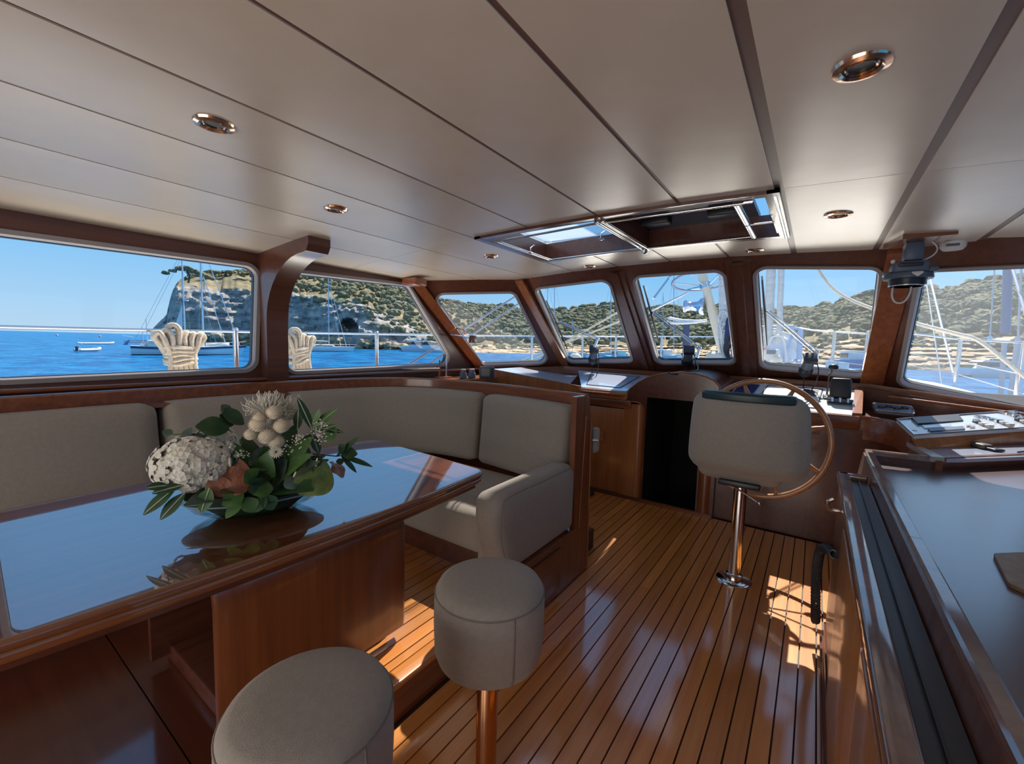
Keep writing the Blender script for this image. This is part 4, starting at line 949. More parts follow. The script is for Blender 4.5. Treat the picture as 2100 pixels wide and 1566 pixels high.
# ------------------------------------------------------------------ windscreen wipers: motor inside, arm and blade outside
def wipe(x0, mot, cap, piv, elb, b0, b1, lab):
    out = n4*.075
    w = thing('windscreen_wiper', tuple(mot), lab, 'wiper', 'windscreen wipers')
    m0 = V(mot)-n4*.05; m1 = V(cap)-n4*.06; ax = (m1-m0).normalized()
    L = (m1-m0).length
    T = Matrix.Translation(m0) @ ax.to_track_quat('Z', 'Y').to_matrix().to_4x4()
    MB().lathe([(.030, -.02), (.046, -.015), (.047, L*.45), (.044, L*.5)], T, 24).build('motor', M_bluegrey, w)
    k = MB().lathe([(.050, L*.5), (.054, L*.56), (.050, L*.9), (.034, L+.01), (.012, L+.012)], T, 24).build('end_cap', M_black, w)
    for i in range(16):
        a = i*math.pi/8; MB().tube([T @ V((.053*math.cos(a), .053*math.sin(a), L*.58)), T @ V((.049*math.cos(a), .049*math.sin(a), L*.9))], .0045, 5).build('cooling_rib', M_black, k)
    MB().rbox(-.055, .055, -.055, .055, -.055, -.015, .012, 2, T).build('bracket', M_black, w)
    MB().tube([V(piv)-n4*.06, V(piv)+out], .014, 10).build('shaft', M_chrome, w)
    p, e2 = V(piv)+out, V(elb)+out; s = (e2-p).cross(n4).normalized()
    MB().tube([p+s*.016, e2+s*.012], .009, 8).tube([p-s*.016, e2-s*.012], .007, 8).build('arm', M_steel, w)
    MB().lathe([(.02, 0), (.022, .012), (.012, .02)], Matrix.Translation(p) @ n4.to_track_quat('Z', 'Y').to_matrix().to_4x4(), 16).build('arm_boss', M_steel, w)
    q0, q1 = V(b0)+out*.95, V(b1)+out*.95
    MB().tube([q0, q0.lerp(q1, .5)+n4*.012, q1], [.007, .013, .007], 6).build('blade', M_black, w)
    MB().tube([e2, q0.lerp(q1, .5)+n4*.01], .008, 6).build('blade_clip', M_steel, w)
    a0 = m1+ax*.005
    MB().tube(crom([a0, a0+V((0, -.02, -.07)), a0+V((.01, .01, -.16))], 5), .006, 6).tube(crom([m0+V((.06, 0, -.02)), m0+V((.075, -.02, -.09)), m0+V((.06, 0, -.2)), m0+V((.02, .05, -.3))], 5), .005, 6).build('cable', M_black, w)
wipe(0, (-2.13, 4.70, 1.475), (-2.19, 4.82, 1.35), (-2.10, 4.64, 1.53), (-2.48, 4.42, 1.71), (-2.52, 4.15, 1.94), (-2.57, 4.79, 1.40), 'windscreen wiper and motor in the pane left of the mast pane')
wipe(0, (-1.07, 4.67, 1.50), (-1.11, 4.80, 1.375), (-1.0, 4.73, 1.45), (-1.37, 4.32, 1.80), (-1.39, 4.05, 2.03), (-1.40, 4.67, 1.50), 'windscreen wiper and motor in the pane before the mast')
wipe(0, (-.05, 4.72, 1.46), (-.08, 4.85, 1.34), (0.0, 4.74, 1.44), (-.37, 4.33, 1.79), (-.41, 4.03, 2.05), (-.39, 4.68, 1.50), 'windscreen wiper and motor above the wheel')
# ------------------------------------------------------------------ small things in the port corner
rk = thing('clear_tray', (-3.3, 3.1, 1.16), 'clear acrylic letter tray on the ledge below the port window', 'tray')
tq = [V((-3.36, 2.90, 0)), V((-3.24, 2.94, 0)), V((-3.24, 3.24, 0)), V((-3.36, 3.26, 0))]
MB().rings([[p*1+V((0, 0, 1.135)) for p in tq], [p+V((0, (.02 if p.y > 3 else -.05), 1.225)) for p in tq]], cap=False).build('tray', M_clear, rk, ang=0)
MB().tube([p+V((0, (.02 if p.y > 3 else -.05), 1.225)) for p in tq], .004, 6, closed=True).build('rim', M_whitedull, rk)
st_ = thing('pen_stand', (-3.3, 3.38, 1.13), 'wooden and clear pen stand with upright pens beside the acrylic tray', 'pen holder')
for (y, x, h, mt) in ((3.31, -3.3, .20, M_post), (3.36, -3.31, .14, M_clear), (3.42, -3.3, .24, M_steel), (3.46, -3.29, .17, M_clear)):
    MB().tube([(x, y, 1.11), (x, y+.01, 1.11+h)], .009, 8).build('pen', mt, st_)
MB().rbox(-3.34, -3.26, 3.28, 3.48, 1.108, 1.125, .004).build('base', M_post, st_)
tag(MB().box(-3.44, -3.0, 2.6, 4.15, 1.06, 1.108).build('trim_ledge', M_post, ang=0), None, None, None, 'structure')
for i, (x, y, s_) in enumerate(((-3.12, 3.50, .95), (-3.10, 3.62, 1.0))):
    t = thing('jar', (x, y, 1.108), ('grey lidded jar on the port ledge, the one nearer the pen stand', 'grey lidded jar on the port ledge, the one nearer the small instrument')[i], 'jar', 'grey jars on the port ledge')
    MB().lathe([(.035*s_, 1.108), (.042*s_, 1.115), (.042*s_, 1.165), (.030*s_, 1.18)], None, 20, (x, y, 0)).build('body', M_bluegrey, t)
    MB().lathe([(.030*s_, 1.18), (.032*s_, 1.185), (.032*s_, 1.21), (.02*s_, 1.215)], None, 20, (x, y, 0)).build('lid', plain('grey_lid', (.25, .24, .24), .4) if i == 0 else bpy.data.materials['grey_lid'], t)
es = thing('echo_sounder', (-2.95, 3.80, 1.11), 'small grey instrument with a square screen at the end of the port ledge', 'instrument')
Me = Matrix.Translation((-3.0, 3.76, 1.175)) @ Matrix.Rotation(math.radians(38), 4, 'Z')
MB().rbox(-.085, .085, -.02, .03, -.065, .065, .012, 3, Me).build('housing', M_bluegrey, es)
MB().rbox(-.062, .030, -.026, -.018, -.042, .045, .003, 1, Me).build('screen', plain('lcd_screen', (.30, .31, .28), .2), es)
for k in range(4): MB().rbox(.045, .072, -.026, -.018, -.045+.026*k, -.028+.026*k, .003, 1, Me).build('button', M_black, es)
ck = thing('window_lamp', (-3.42, 3.70, 1.62), 'small brass lamp with a dark shade clipped on the port corner post', 'lamp')
MB().tube(crom([(-3.40, 3.60, 1.62), (-3.36, 3.64, 1.66), (-3.34, 3.72, 1.66), (-3.36, 3.78, 1.60)], 5), .012, 8).build('bracket', M_brass, ck)
MB().tube([(-3.40, 3.58, 1.585), (-3.34, 3.90, 1.56)], .01, 8).build('arm', M_steel, ck)
MB().rbox(-3.37, -3.30, 3.86, 3.93, 1.50, 1.59, .012).build('shade', M_dk, ck)
# ------------------------------------------------------------------ outside: sea, land, boats, the foredeck
SEA = -1.7
def seamat():
    m, t, b = newmat('sea_water'); N = t.nodes.new; L = t.links.new
    tcn = N('ShaderNodeTexCoord'); m1 = N('ShaderNodeMapping'); m1.inputs['Scale'].default_value = (.30, .5, .4)
    n1 = N('ShaderNodeTexNoise'); n1.inputs['Scale'].default_value = 1.0; n1.inputs['Detail'].default_value = 6; n1.inputs['Roughness'].default_value = .62
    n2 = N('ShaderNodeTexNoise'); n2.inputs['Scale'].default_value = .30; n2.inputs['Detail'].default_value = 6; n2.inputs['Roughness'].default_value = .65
    L(tcn.outputs['Object'], m1.inputs[0]); L(m1.outputs[0], n1.inputs[0]); L(tcn.outputs['Object'], n2.inputs[0])
    bp = N('ShaderNodeBump'); bp.inputs['Strength'].default_value = 1.0; bp.inputs['Distance'].default_value = .9
    L(n1.outputs[0], bp.inputs['Height']); L(bp.outputs[0], b.inputs['Normal'])
    mx = N('ShaderNodeMix'); mx.data_type = 'RGBA'; mx.inputs[6].default_value = (.002, .06, .22, 1); mx.inputs[7].default_value = (.014, .21, .44, 1)  # wave shading put into the base colour as dark and light streaks
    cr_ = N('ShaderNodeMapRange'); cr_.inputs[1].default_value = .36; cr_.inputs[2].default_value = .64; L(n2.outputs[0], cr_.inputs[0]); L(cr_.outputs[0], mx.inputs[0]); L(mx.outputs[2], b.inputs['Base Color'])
    setp(b, rough=.25, ior=1.16, spec=.2); return m
R0 = 9000
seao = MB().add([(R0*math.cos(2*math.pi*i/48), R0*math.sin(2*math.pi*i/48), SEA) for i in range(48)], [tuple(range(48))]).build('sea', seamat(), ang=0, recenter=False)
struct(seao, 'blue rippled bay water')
def lerp_tab(tab, x):
    if x <= tab[0][0]: return tab[0][1:]
    for a, b in zip(tab[:-1], tab[1:]):
        if x <= b[0]:
            t = (x-a[0])/(b[0]-a[0]); return [a[i]+(b[i]-a[i])*t for i in range(1, len(a))]
    return tab[-1][1:]
def fbm(p, s): return noise.fractal(V(p)*s, 1.0, 2.0, 5)
def rockmat(name, c1, c2, c3, sc):
    m = noisemix(name, c1, c2, (sc, sc, sc*2.2), 8, .9, .6, (sc*6, sc*6, sc*14), lo=.34, hi=.68, c3=c3); return m
M_cliff = rockmat('limestone_cliff', (.17, .165, .17), (.52, .44, .34), (.32, .29, .26), .24)
M_shelf = rockmat('sandstone_shelf', (.22, .15, .09), (.68, .50, .30), (.46, .32, .18), .45)
M_scrub = noisemix('dry_scrub', (.10, .095, .04), (.34, .25, .13), (.16, .16, .16), 6, .95, .5, (1.2, 1.2, 1.2), lo=.36, hi=.66)
M_pine = noisemix('pine_green', (.10, .105, .055), (.27, .235, .12), (.35, .35, .5), 5, .95, .4, (2, 2, 2), lo=.34, hi=.68)
M_trunk = plain('pine_trunk', (.12, .085, .06), .9)
blobs = []
for k in range(6):
    bm = bmesh.new(); bmesh.ops.create_icosphere(bm, subdivisions=2, radius=1)
    for v in bm.verts: v.co *= 1+.42*noise.noise(v.co*1.9+V((k*7, 0, 0)))+.22*noise.noise(v.co*4.3+V((k*3, 5, 0)))
    bm.verts.index_update(); blobs.append(([v.co.copy() for v in bm.verts], [[v.index for v in f.verts] for f in bm.faces])); bm.free()
def blob(mb, c, r, rz, rnd):
    v, f = rnd.choice(blobs); a = rnd.uniform(0, 6.28); ca, sa_ = math.cos(a), math.sin(a)
    mb.add([(c.x+r*(p.x*ca-p.y*sa_), c.y+r*(p.x*sa_+p.y*ca), c.z+rz*p.z) for p in v], f)
# headland
HT = [(316, 206, 676, 676), (335, 204, 660, 659), (348, 203, 648, 646), (354, 202, 622, 620), (362, 201, 596, 594), (372, 200, 584, 581), (400, 199, 580, 572), (430, 197, 588, 566), (460, 196, 593, 563), (500, 194, 593, 561), (530, 190, 596, 560),
      (600, 182, 602, 562), (640, 178, 606, 562), (700, 172, 612, 566), (750, 168, 624, 578), (800, 166, 646, 592), (850, 166, 668, 604), (900, 168, 690, 618), (950, 172, 704, 628), (990, 176, 712, 640)]
cl = []; tp_ = []; cols = [316+2.2*i for i in range(306)]
NR = 30
for px in cols:
    r0, yc, ys = lerp_tab(HT, px); base = at_z(px, 800, SEA); d = V((base.x, base.y, 0)).normalized(); col_ = []
    top = at_r(px, yc, r0+10)
    for j in range(NR+1):
        t = j/NR; z = SEA-.5+(top.z-SEA+.5)*t; r = r0+12*t**1.3-3*math.sin(t*math.pi)
        p = d*r+V((0, 0, z))
        q = fbm(p, .055)*4.2+fbm(p+V((9, 9, 9)), .18)*2.0+fbm(p, .6)*.7+(1.1 if int(z*0.55+fbm(p, .03)*2) % 2 else 0)
        k = math.sin(min(1, t*4)*math.pi/2)
        p = p-d*q*k*(1 if top.z > 3 else .4)
        if j == NR: p.z += fbm(p, .12)*1.2


        # sea cave
        el = (z-EYE.z)/r
        if 697 < px < 735 and .011 < el < .046-.00004*(px-716)**2:
            p = p+d*11
        col_.append(p)
    cl.append(col_)
    tcol = []
    for j in range(11):
        t = j/10; r = r0+12+75*t
        a = col_[-1]; b_ = at_r(px, ys, r0+87)
        p = a.lerp(b_, t); p.z = a.z+(b_.z-a.z)*math.sin(t*math.pi/2)+fbm(p, .06)*1.6*math.sin(math.pi*t)
        tcol.append(p)
    e1 = tcol[-1]+d*60; e1.z = SEA; tcol.append(e1); tp_.append(tcol)
def grid(cols_): 
    n = len(cols_[0]); mb = MB(); mb.add([p for c in cols_ for p in c], [(i*n+j, (i+1)*n+j, (i+1)*n+j+1, i*n+j+1) for i in range(len(cols_)-1) for j in range(n-1)]); return mb
hd = sroot('headland', tuple(cl[100][0]), 'limestone headland with pines along its top')
grid(cl).build('cliff', M_cliff, hd, ang=50); grid(tp_).build('plateau', M_scrub, hd, ang=60)
rr_ = random.Random(11)
wd = MB()
for i in range(1500):
    px = rr_.uniform(390, 985); ci = int((px-316)/2.2); ci = max(0, min(len(tp_)-1, ci)); t = rr_.uniform(.0, 1) ** .8 if px > 560 else rr_.uniform(.35, 1)
    if px < 560 and rr_.random() < .45: continue
    j = min(9, int(t*10)); p = tp_[ci][j].lerp(tp_[ci][j+1], t*10-j)
    s = rr_.uniform(.6, 1.9) if px > 560 else rr_.uniform(.4, 1.1)
    blob(wd, p+V((0, 0, s*.3)), s, s*.85, rr_)
for i in range(150):     # bushes hanging on the rock face
    px = rr_.uniform(560, 980); ci = int((px-316)/2.2); j = int(rr_.triangular(8, NR, NR)); p = cl[min(ci, len(cl)-1)][min(j, NR)]
    if px < 760 and j < 24: continue
    s = rr_.uniform(.6, 1.8); blob(wd, p, s, s*.8, rr_)
tag(wd.build('scrub_woodland', M_pine, ang=0), 'dry pine scrub covering the headland', None, None, 'stuff')
# boulders at the cliff foot
bo = MB()
for i in range(260):
    px = rr_.choice([rr_.uniform(590, 705), rr_.uniform(735, 900), rr_.uniform(330, 520)]); ci = max(0, min(len(cl)-1, int((px-316)/2.2))); p = cl[ci][rr_.choice([1, 2, 3, 4, 5])]; d = V((p.x, p.y, 0)).normalized()
    s = rr_.uniform(.5, 2.0); blob(bo, p-d*rr_.uniform(0, 4), s, s*.7, rr_)
tag(bo.build('boulders', M_shelf, ang=0), 'fallen boulders along the foot of the headland', None, None, 'stuff')
# umbrella pines on the headland
def pine(px, yb, yt, w, r, lab, lean=0):
    b = at_r(px, yb, r); t = at_r(px+lean, yt, r); tr = thing('umbrella_pine', tuple(b), lab, 'tree', 'umbrella pines on the headland')
    side = V((-b.y, b.x, 0)).normalized()*-1; sc = r/FPX*1.15
    mid = b.lerp(t, .5)+side*sc*3
    tk = MB().tube(crom([b, mid, b.lerp(t, .85)], 4), [.35, .33, .3, .28, .25, .22, .2, .18, .15][:9], 6)
    cr = MB(); rn = random.Random(int(px))
    for k in range(16):
        u = rn.uniform(-1, 1); c = t+side*(u*w*sc*.5)+V((0, 0, -abs(u)**1.5*(yb-yt)*sc*.30-rn.uniform(0, .4)))+V((rn.uniform(-1, 1), rn.uniform(-1, 1), 0))
        s = w*sc*rn.uniform(.08, .14); blob(cr, c, s, s*.5, rn)
        if k % 2 == 0: tk.tube([b.lerp(t, .55)+side*sc*2, c-V((0, 0, .2))], [.12, .05], 5)
    tk.build('trunk', M_trunk, tr); cr.build('crown', M_pine, tr, ang=0)
pine(386, 580, 549, 52, 205, 'lone umbrella pine leaning out over the seaward end of the headland', -6)
pine(432, 570, 554, 22, 230, 'small leaning umbrella pine between the two masts', 6); pine(470, 566, 556, 34, 232, 'bushy umbrella pine right of the second mast', 0)
pine(512, 566, 560, 24, 225, 'low umbrella pine beside the window frame on the headland', 0)
# far hillside
HT2 = [(870, 150, 708, 620), (930, 148, 706, 621), (1000, 146, 707, 622), (1060, 150, 708, 631), (1110, 155, 708, 637), (1150, 158, 706, 635), (1200, 160, 706, 628), (1250, 160, 706, 623), (1300, 160, 706, 631), (1400, 156, 706, 630), (1480, 150, 706, 628), (1560, 144, 708, 635), (1640, 138, 702, 634),
       (1700, 132, 698, 626), (1750, 130, 694, 612), (1800, 128, 690, 603), (1850, 126, 690, 597), (1900, 126, 688, 594), (1940, 126, 688, 595), (2000, 128, 686, 580), (2050, 130, 686, 575), (2110, 130, 686, 572), (2250, 130, 686, 568)]
sh_, sl = [], []; cols2 = [870+3.2*i for i in range(432)]
for px in cols2:
    r0, yr, ys = lerp_tab(HT2, px); base = at_z(px, 900, SEA); d = V((base.x, base.y, 0)).normalized(); c1 = []
    topr = at_r(px, yr, r0+26)
    for j in range(32):
        t = j/31; z = SEA-.4+(topr.z-SEA+.4)*(t**.75); p = d*(r0+26*t)+V((0, 0, z))
        st = math.floor(z*1.7+fbm(p, .04)*2)
        p = p-d*(fbm(p, .09)*3.5+fbm(p, .4)*1.1+(st % 2)*1.9)*math.sin(min(1, t*3)*math.pi/2); p.z += fbm(p+V((4, 4, 4)), .2)*.5*t
        c1.append(p)
    sh_.append(c1); c2 = []
    for j in range(16):
        t = j/15; a = c1[-1]; b_ = at_r(px, ys+5, r0+175); p = a.lerp(b_, t); p.z = a.z+(b_.z-a.z)*(t**.9)+fbm(p, .03)*3*math.sin(math.pi*t); c2.append(p)
    e1 = c2[-1]+d*80; e1.z = SEA; c2.append(e1); sl.append(c2)
hs = sroot('hillside', tuple(sh_[200][0]), 'wooded hillside round the bay with layered rock along its shore')
grid(sh_).build('rock_shelf', M_shelf, hs, ang=50); grid(sl).build('slope', M_scrub, hs, ang=60)
wd = MB()
for i in range(7000):
    px = rr_.uniform(872, 2200); ci = min(len(sl)-1, int((px-870)/3.2)); t = rr_.random()**.85; j = min(14, int(t*15)); p = sl[ci][j].lerp(sl[ci][j+1], t*15-j)
    dens = 1 if px < 1600 else (.35 if t < .3 else .8)
    if rr_.random() > dens: continue
    s = rr_.uniform(.7, 2.1)*(1.0 if px < 1600 else .9); blob(wd, p+V((0, 0, s*.35)), s, s*.9, rr_)
for i in range(150):
    px = rr_.uniform(872, 2200); ci = min(len(sl)-1, int((px-870)/3.2)); p = sl[ci][15]; s = rr_.uniform(1.5, 3.6); blob(wd, p+V((0, 0, s*.4)), s, s*.8, rr_)
for i in range(260):     # scrub spilling on to the rocks
    px = rr_.uniform(900, 2200); ci = min(len(sl)-1, int((px-870)/3.2)); p = sh_[ci][rr_.randint(18, 31)]; s = rr_.uniform(.5, 1.4); blob(wd, p, s, s*.7, rr_)
tag(wd.build('woodland', M_pine, ang=0), 'olive green pine woodland covering the hillside', None, None, 'stuff')
# ------------------------------------------------------------------ boats at anchor
def hull(mb, L, B, H, M, sheer=.25, rake=.12, transom=.65, z0=-.15, n=14):
    rings = []
    for i in range(n+1):
        t = i/n; x = -L/2+L*t
        w = B/2*(transom+(1-transom)*math.sin(min(1, t/.45)*math.pi/2)) if t < .45 else B/2*(max(0, 1-((t-.45)/.55)**2.1))
        w = max(w, .02); hz_ = H*(1+sheer*((t-.35)/.65)**2 if t > .35 else 1+sheer*.3*((.35-t)/.35)**2)
        xr = lambda z: x+(rake*L*.5*(z/H) if t > .8 else 0)*((t-.8)/.2)
        rings.append([M @ V((xr(0), -w*.72, z0)), M @ V((xr(hz_*.5), -w*.94, hz_*.5)), M @ V((xr(hz_), -w, hz_)), M @ V((xr(hz_), w, hz_)), M @ V((xr(hz_*.5), w*.94, hz_*.5)), M @ V((xr(0), w*.72, z0))])
    mb.rings(rings); return [(r[2], r[3]) for r in rings]
def place(sp_, bp_):
    a, b = at_z(*sp_, SEA), at_z(*bp_, SEA); c = (a+b)/2; L = (b-a).length; yaw = math.atan2(b.y-a.y, b.x-a.x)
    return c, L, Matrix.Translation(c) @ Matrix.Rotation(yaw, 4, 'Z')
M_alu = plain('mast_white', (.72, .73, .74), .4); M_stripe = M_navy; M_canvas = plain('cream_canvas', (.62, .58, .50), .8); M_win = plain('dark_window', (.03, .05, .08), .1)
M_hullp = plain('hull_white', (.78, .80, .80), .3)
M_wirem = plain('rig_wire', (.45, .45, .46), .4, metal=.6); M_tube = plain('inflatable_grey', (.60, .60, .58), .6)
kc, kL, KM = place((268, 727), (492, 727.5))
k = thing('ketch', tuple(kc), 'white ketch with navy stripe and two masts at anchor off the headland', 'sailing boat')
mb = MB(); dk2 = hull(mb, kL, kL*.27, 1.25, KM, .35, .10); mb.build('hull', M_hullp, k)
MB().rings([[p+V((0, 0, -.36)), p+V((0, 0, -.02)), q+V((0, 0, -.02)), q+V((0, 0, -.36))] for p, q in [(a+(a-b).normalized()*.04, b+(b-a).normalized()*.04) for a, b in dk2]]).build('stripe', M_stripe, k)
mb = MB(); hull(mb, kL*.99, kL*.24, .12, KM, 0, 0); mb.build('boot_top', M_navy, k)
MB().rings([[a+V((0, 0, .03)), b+V((0, 0, .03)), b, a] for a, b in dk2]).build('deck', M_whitedull, k)
MB().rbox(-kL*.30, kL*.12, -1.2, 1.2, 1.2, 1.9, .2, 3, KM).rbox(-kL*.36, -kL*.20, -1.3, 1.3, 1.2, 2.3, .2, 3, KM).build('cabin', M_whitedull, k)
MB().box(-kL*.20, kL*.10, -1.23, -1.19, 1.45, 1.72, KM).build('cabin_window', M_win, k)
def mast(x, h, r, nm='mast'): return MB().tube([KM @ V((x, 0, 1.2)), KM @ V((x, 0, h))], r, 8).build(nm, M_alu, k)
mast(.14*kL, 20, .13); mast(-.03*kL, 17, .11)
def spar(a, b, r, nm, m=M_alu): return MB().tube([KM @ V(a), KM @ V(b)], r, 6).build(nm, m, k)
spar((-.03*kL, 0, 3.3), (-.34*kL, 0, 3.5), .17, 'furled_mizzen', M_canvas); spar((.14*kL, 0, 2.7), (-.0*kL, 0, 2.8), .18, 'furled_mainsail', M_canvas)
spar((.50*kL, 0, 1.8), (.18*kL, 0, 17), .07, 'furled_genoa', M_alu); spar((.36*kL, 0, 1.7), (.16*kL, 0, 13), .06, 'furled_staysail', M_alu)
for (a, b) in [((-.48*kL, 0, 1.6), (-.03*kL, 0, 16.5)), ((-.1*kL, -1.6, 1.3), (-.03*kL, 0, 14)), ((.02*kL, -1.6, 1.3), (-.03*kL, 0, 14)), ((.08*kL, -1.6, 1.3), (.14*kL, 0, 17)), ((.20*kL, -1.6, 1.3), (.14*kL, 0, 17)), ((.27*kL, 0, 1.6), (.15*kL, 0, 9)), ((-.44*kL, .8, 1.6), (-.05*kL, 0, 15))]:
    spar(a, b, .02, 'stay', M_wirem)
MB().add([KM @ V(p) for p in ((-.05*kL, 0, 3.9), (-.13*kL, 0, 4.0), (-.045*kL, 0, 8.2))]+[KM @ V(p) for p in ((-.05*kL, .05, 3.9), (-.13*kL, .05, 4.0), (-.045*kL, .05, 8.2))], [(0, 1, 2), (5, 4, 3), (0, 3, 4, 1), (1, 4, 5, 2), (2, 5, 3, 0)]).build('riding_sail', M_alu, k, ang=0)
for x, z in ((-.03*kL, 9), (.14*kL, 9.6)): spar((x, -1.1, z), (x, 1.1, z), .05, 'spreader')
for x in (-.03*kL+.35, .14*kL+.35): MB().lathe([(.01, 0), (.3, .02), (.3, .2), (.01, .25)], KM @ Matrix.Translation((x, 0, 8.7)), 12).build('radar_dome', M_white, k)
MB().tube([KM @ V((-.47*kL, 0, 2.7)), KM @ V((-.56*kL, 0, 2.9))], .05, 6).tube([KM @ V((-.40*kL, -1.2, 1.2)), KM @ V((-.40*kL, -1.2, 4.2))], .05, 6).tube([KM @ V((-.36*kL, 0, 1.2)), KM @ V((-.36*kL, 0, 5.6))], .05, 6).build('stern_gantry', M_alu, k)
for s_ in (-1, 1):
    pts = [(a if s_ < 0 else b)+V((0, 0, .65)) for a, b in dk2]; MB().tube(pts, .025, 5).build('guard_rail', M_wirem, k)
tdm = KM @ Matrix.Translation((.27*kL, -.1, 1.75))
MB().tube(crom([tdm @ V(p) for p in ((-1.5, -.6, 0), (.9, -.6, .02), (1.5, -.2, .12), (1.5, .2, .12), (.9, .6, .02), (-1.5, .6, 0))], 5), .24, 8).build('deck_tender', M_whitedull, k)
for i in range(5): MB().rbox(-.42*kL+i*.5, -.42*kL+i*.5+.35, -1.0+.4*(i % 2), -.5+.4*(i % 2), 1.3, 1.75+.2*(i % 3), .08, 2, KM).build('deck_gear', (M_whitedull, M_canvas, M_tube)[i % 3], k)
MB().add([KM @ V(p) for p in ((-.50*kL, -.3, 2.4), (-.56*kL, -.35, 1.5), (-.52*kL, -.35, 1.5))]+[KM @ V(p) for p in ((-.50*kL, -.27, 2.4), (-.56*kL, -.32, 1.5), (-.52*kL, -.32, 1.5))], [(0, 1, 2), (5, 4, 3), (0, 3, 4, 1), (1, 4, 5, 2), (2, 5, 3, 0)]).build('ensign', plain('ensign_blue', (.12, .16, .45), .8), k, ang=0)
# dinghies and buoys
def dinghy(s_, b_, lab, motor=True, w=.32):
    c, L, M = place(s_, b_); t = thing('dinghy', tuple(c), lab, 'dinghy', 'dinghies on moorings')
    MB().tube(crom([M @ V(p) for p in ((-L/2, -L*.2, .2), (L*.25, -L*.2, .26), (L*.48, -L*.06, .5), (L*.48, L*.06, .5), (L*.25, L*.2, .26), (-L/2, L*.2, .2))], 5), .22, 8).build('tube', M_tube, t)
    MB().box(-L*.42, L*.3, -L*.17, L*.17, .0, .12, M).build('floor', M_whitedull, t, ang=0)
    if motor: MB().rbox(-L*.56, -L*.45, -.15, .15, .1, .85, .06, 2, M).build('outboard', M_navy, t)
dinghy((158, 720), (204, 719.6), 'grey inflatable dinghy with a dark outboard, nearer of the two off the ketch'); dinghy((165, 705), (232, 705.5), 'long pale inflatable dinghy lying beyond the nearer one', False)
for i, (x, y) in enumerate(((117, 689), (205, 691))):
    b_ = thing('buoy', tuple(at_z(x, y, SEA)), ('pink mooring buoy farther out to sea at the left', 'pink mooring buoy beyond the two dinghies')[i], 'buoy', 'pink mooring buoys')
    p = at_z(x, y, SEA); MB().ball(tuple(p+V((0, 0, .5))), .75, 10).build('float', M_pk if i else plain('buoy_pink', (.75, .42, .40), .6), b_)
    M_pk = bpy.data.materials['buoy_pink']; MB().tube([p+V((0, 0, 1.1)), p+V((0, 0, 1.6))], .12, 6).build('staff', M_pk, b_)
# sloop
scn, sL, SM = place((598, 720), (722, 721))
k = thing('sloop', tuple(scn), 'white sloop with a single mast in front of the sea cave', 'sailing boat'); KM = SM
mb = MB(); dk2 = hull(mb, sL, sL*.28, 1.2, SM, .15, .10); mb.build('hull', M_hullp, k)
mb = MB(); hull(mb, sL*.99, sL*.25, .1, SM, 0, 0); mb.build('boot_top', M_navy, k)
MB().rings([[a+V((0, 0, .03)), b+V((0, 0, .03)), b, a] for a, b in dk2]).build('deck', M_whitedull, k)
MB().rbox(-sL*.2, sL*.18, -1.1, 1.1, 1.15, 1.75, .2, 3, SM).build('cabin', M_whitedull, k); MB().rbox(-sL*.42, -sL*.16, -1.2, 1.2, 1.2, 2.9, .5, 4, SM).build('spray_hood', M_whitedull, k)
MB().box(-sL*.15, sL*.13, -1.13, -1.09, 1.35, 1.58, SM).build('cabin_window', M_win, k)
MB().box(-sL*.4, -sL*.2, -1.22, -1.19, 1.9, 2.5, SM).build('hood_window', M_win, k)
spar((.10*sL, 0, 1.2), (.10*sL, 0, 19), .11, 'mast'); spar((.40*sL, 0, 1.5), (.12*sL, 0, 17), .08, 'furled_genoa'); spar((.30*sL, 0, 1.6), (.11*sL, 0, 16), .05, 'furled_staysail')
spar((.10*sL, -1.2, 9), (.10*sL, 1.2, 9), .05, 'spreader'); spar((.1*sL, 0, 2.6), (-.25*sL, 0, 2.8), .16, 'furled_mainsail', M_canvas)
for a, b in (((-.48*sL, 0, 1.3), (.1*sL, 0, 18)), ((.02*sL, -1.6, 1.3), (.1*sL, 0, 17)), ((.45*sL, -.3, 1.5), (.45*sL, .3, 2.1))): spar(a, b, .02, 'stay', M_wirem)
for s_ in (0, 1): MB().tube([ab[s_]+V((0, 0, .6)) for ab in dk2], .025, 5).build('guard_rail', M_wirem, k)
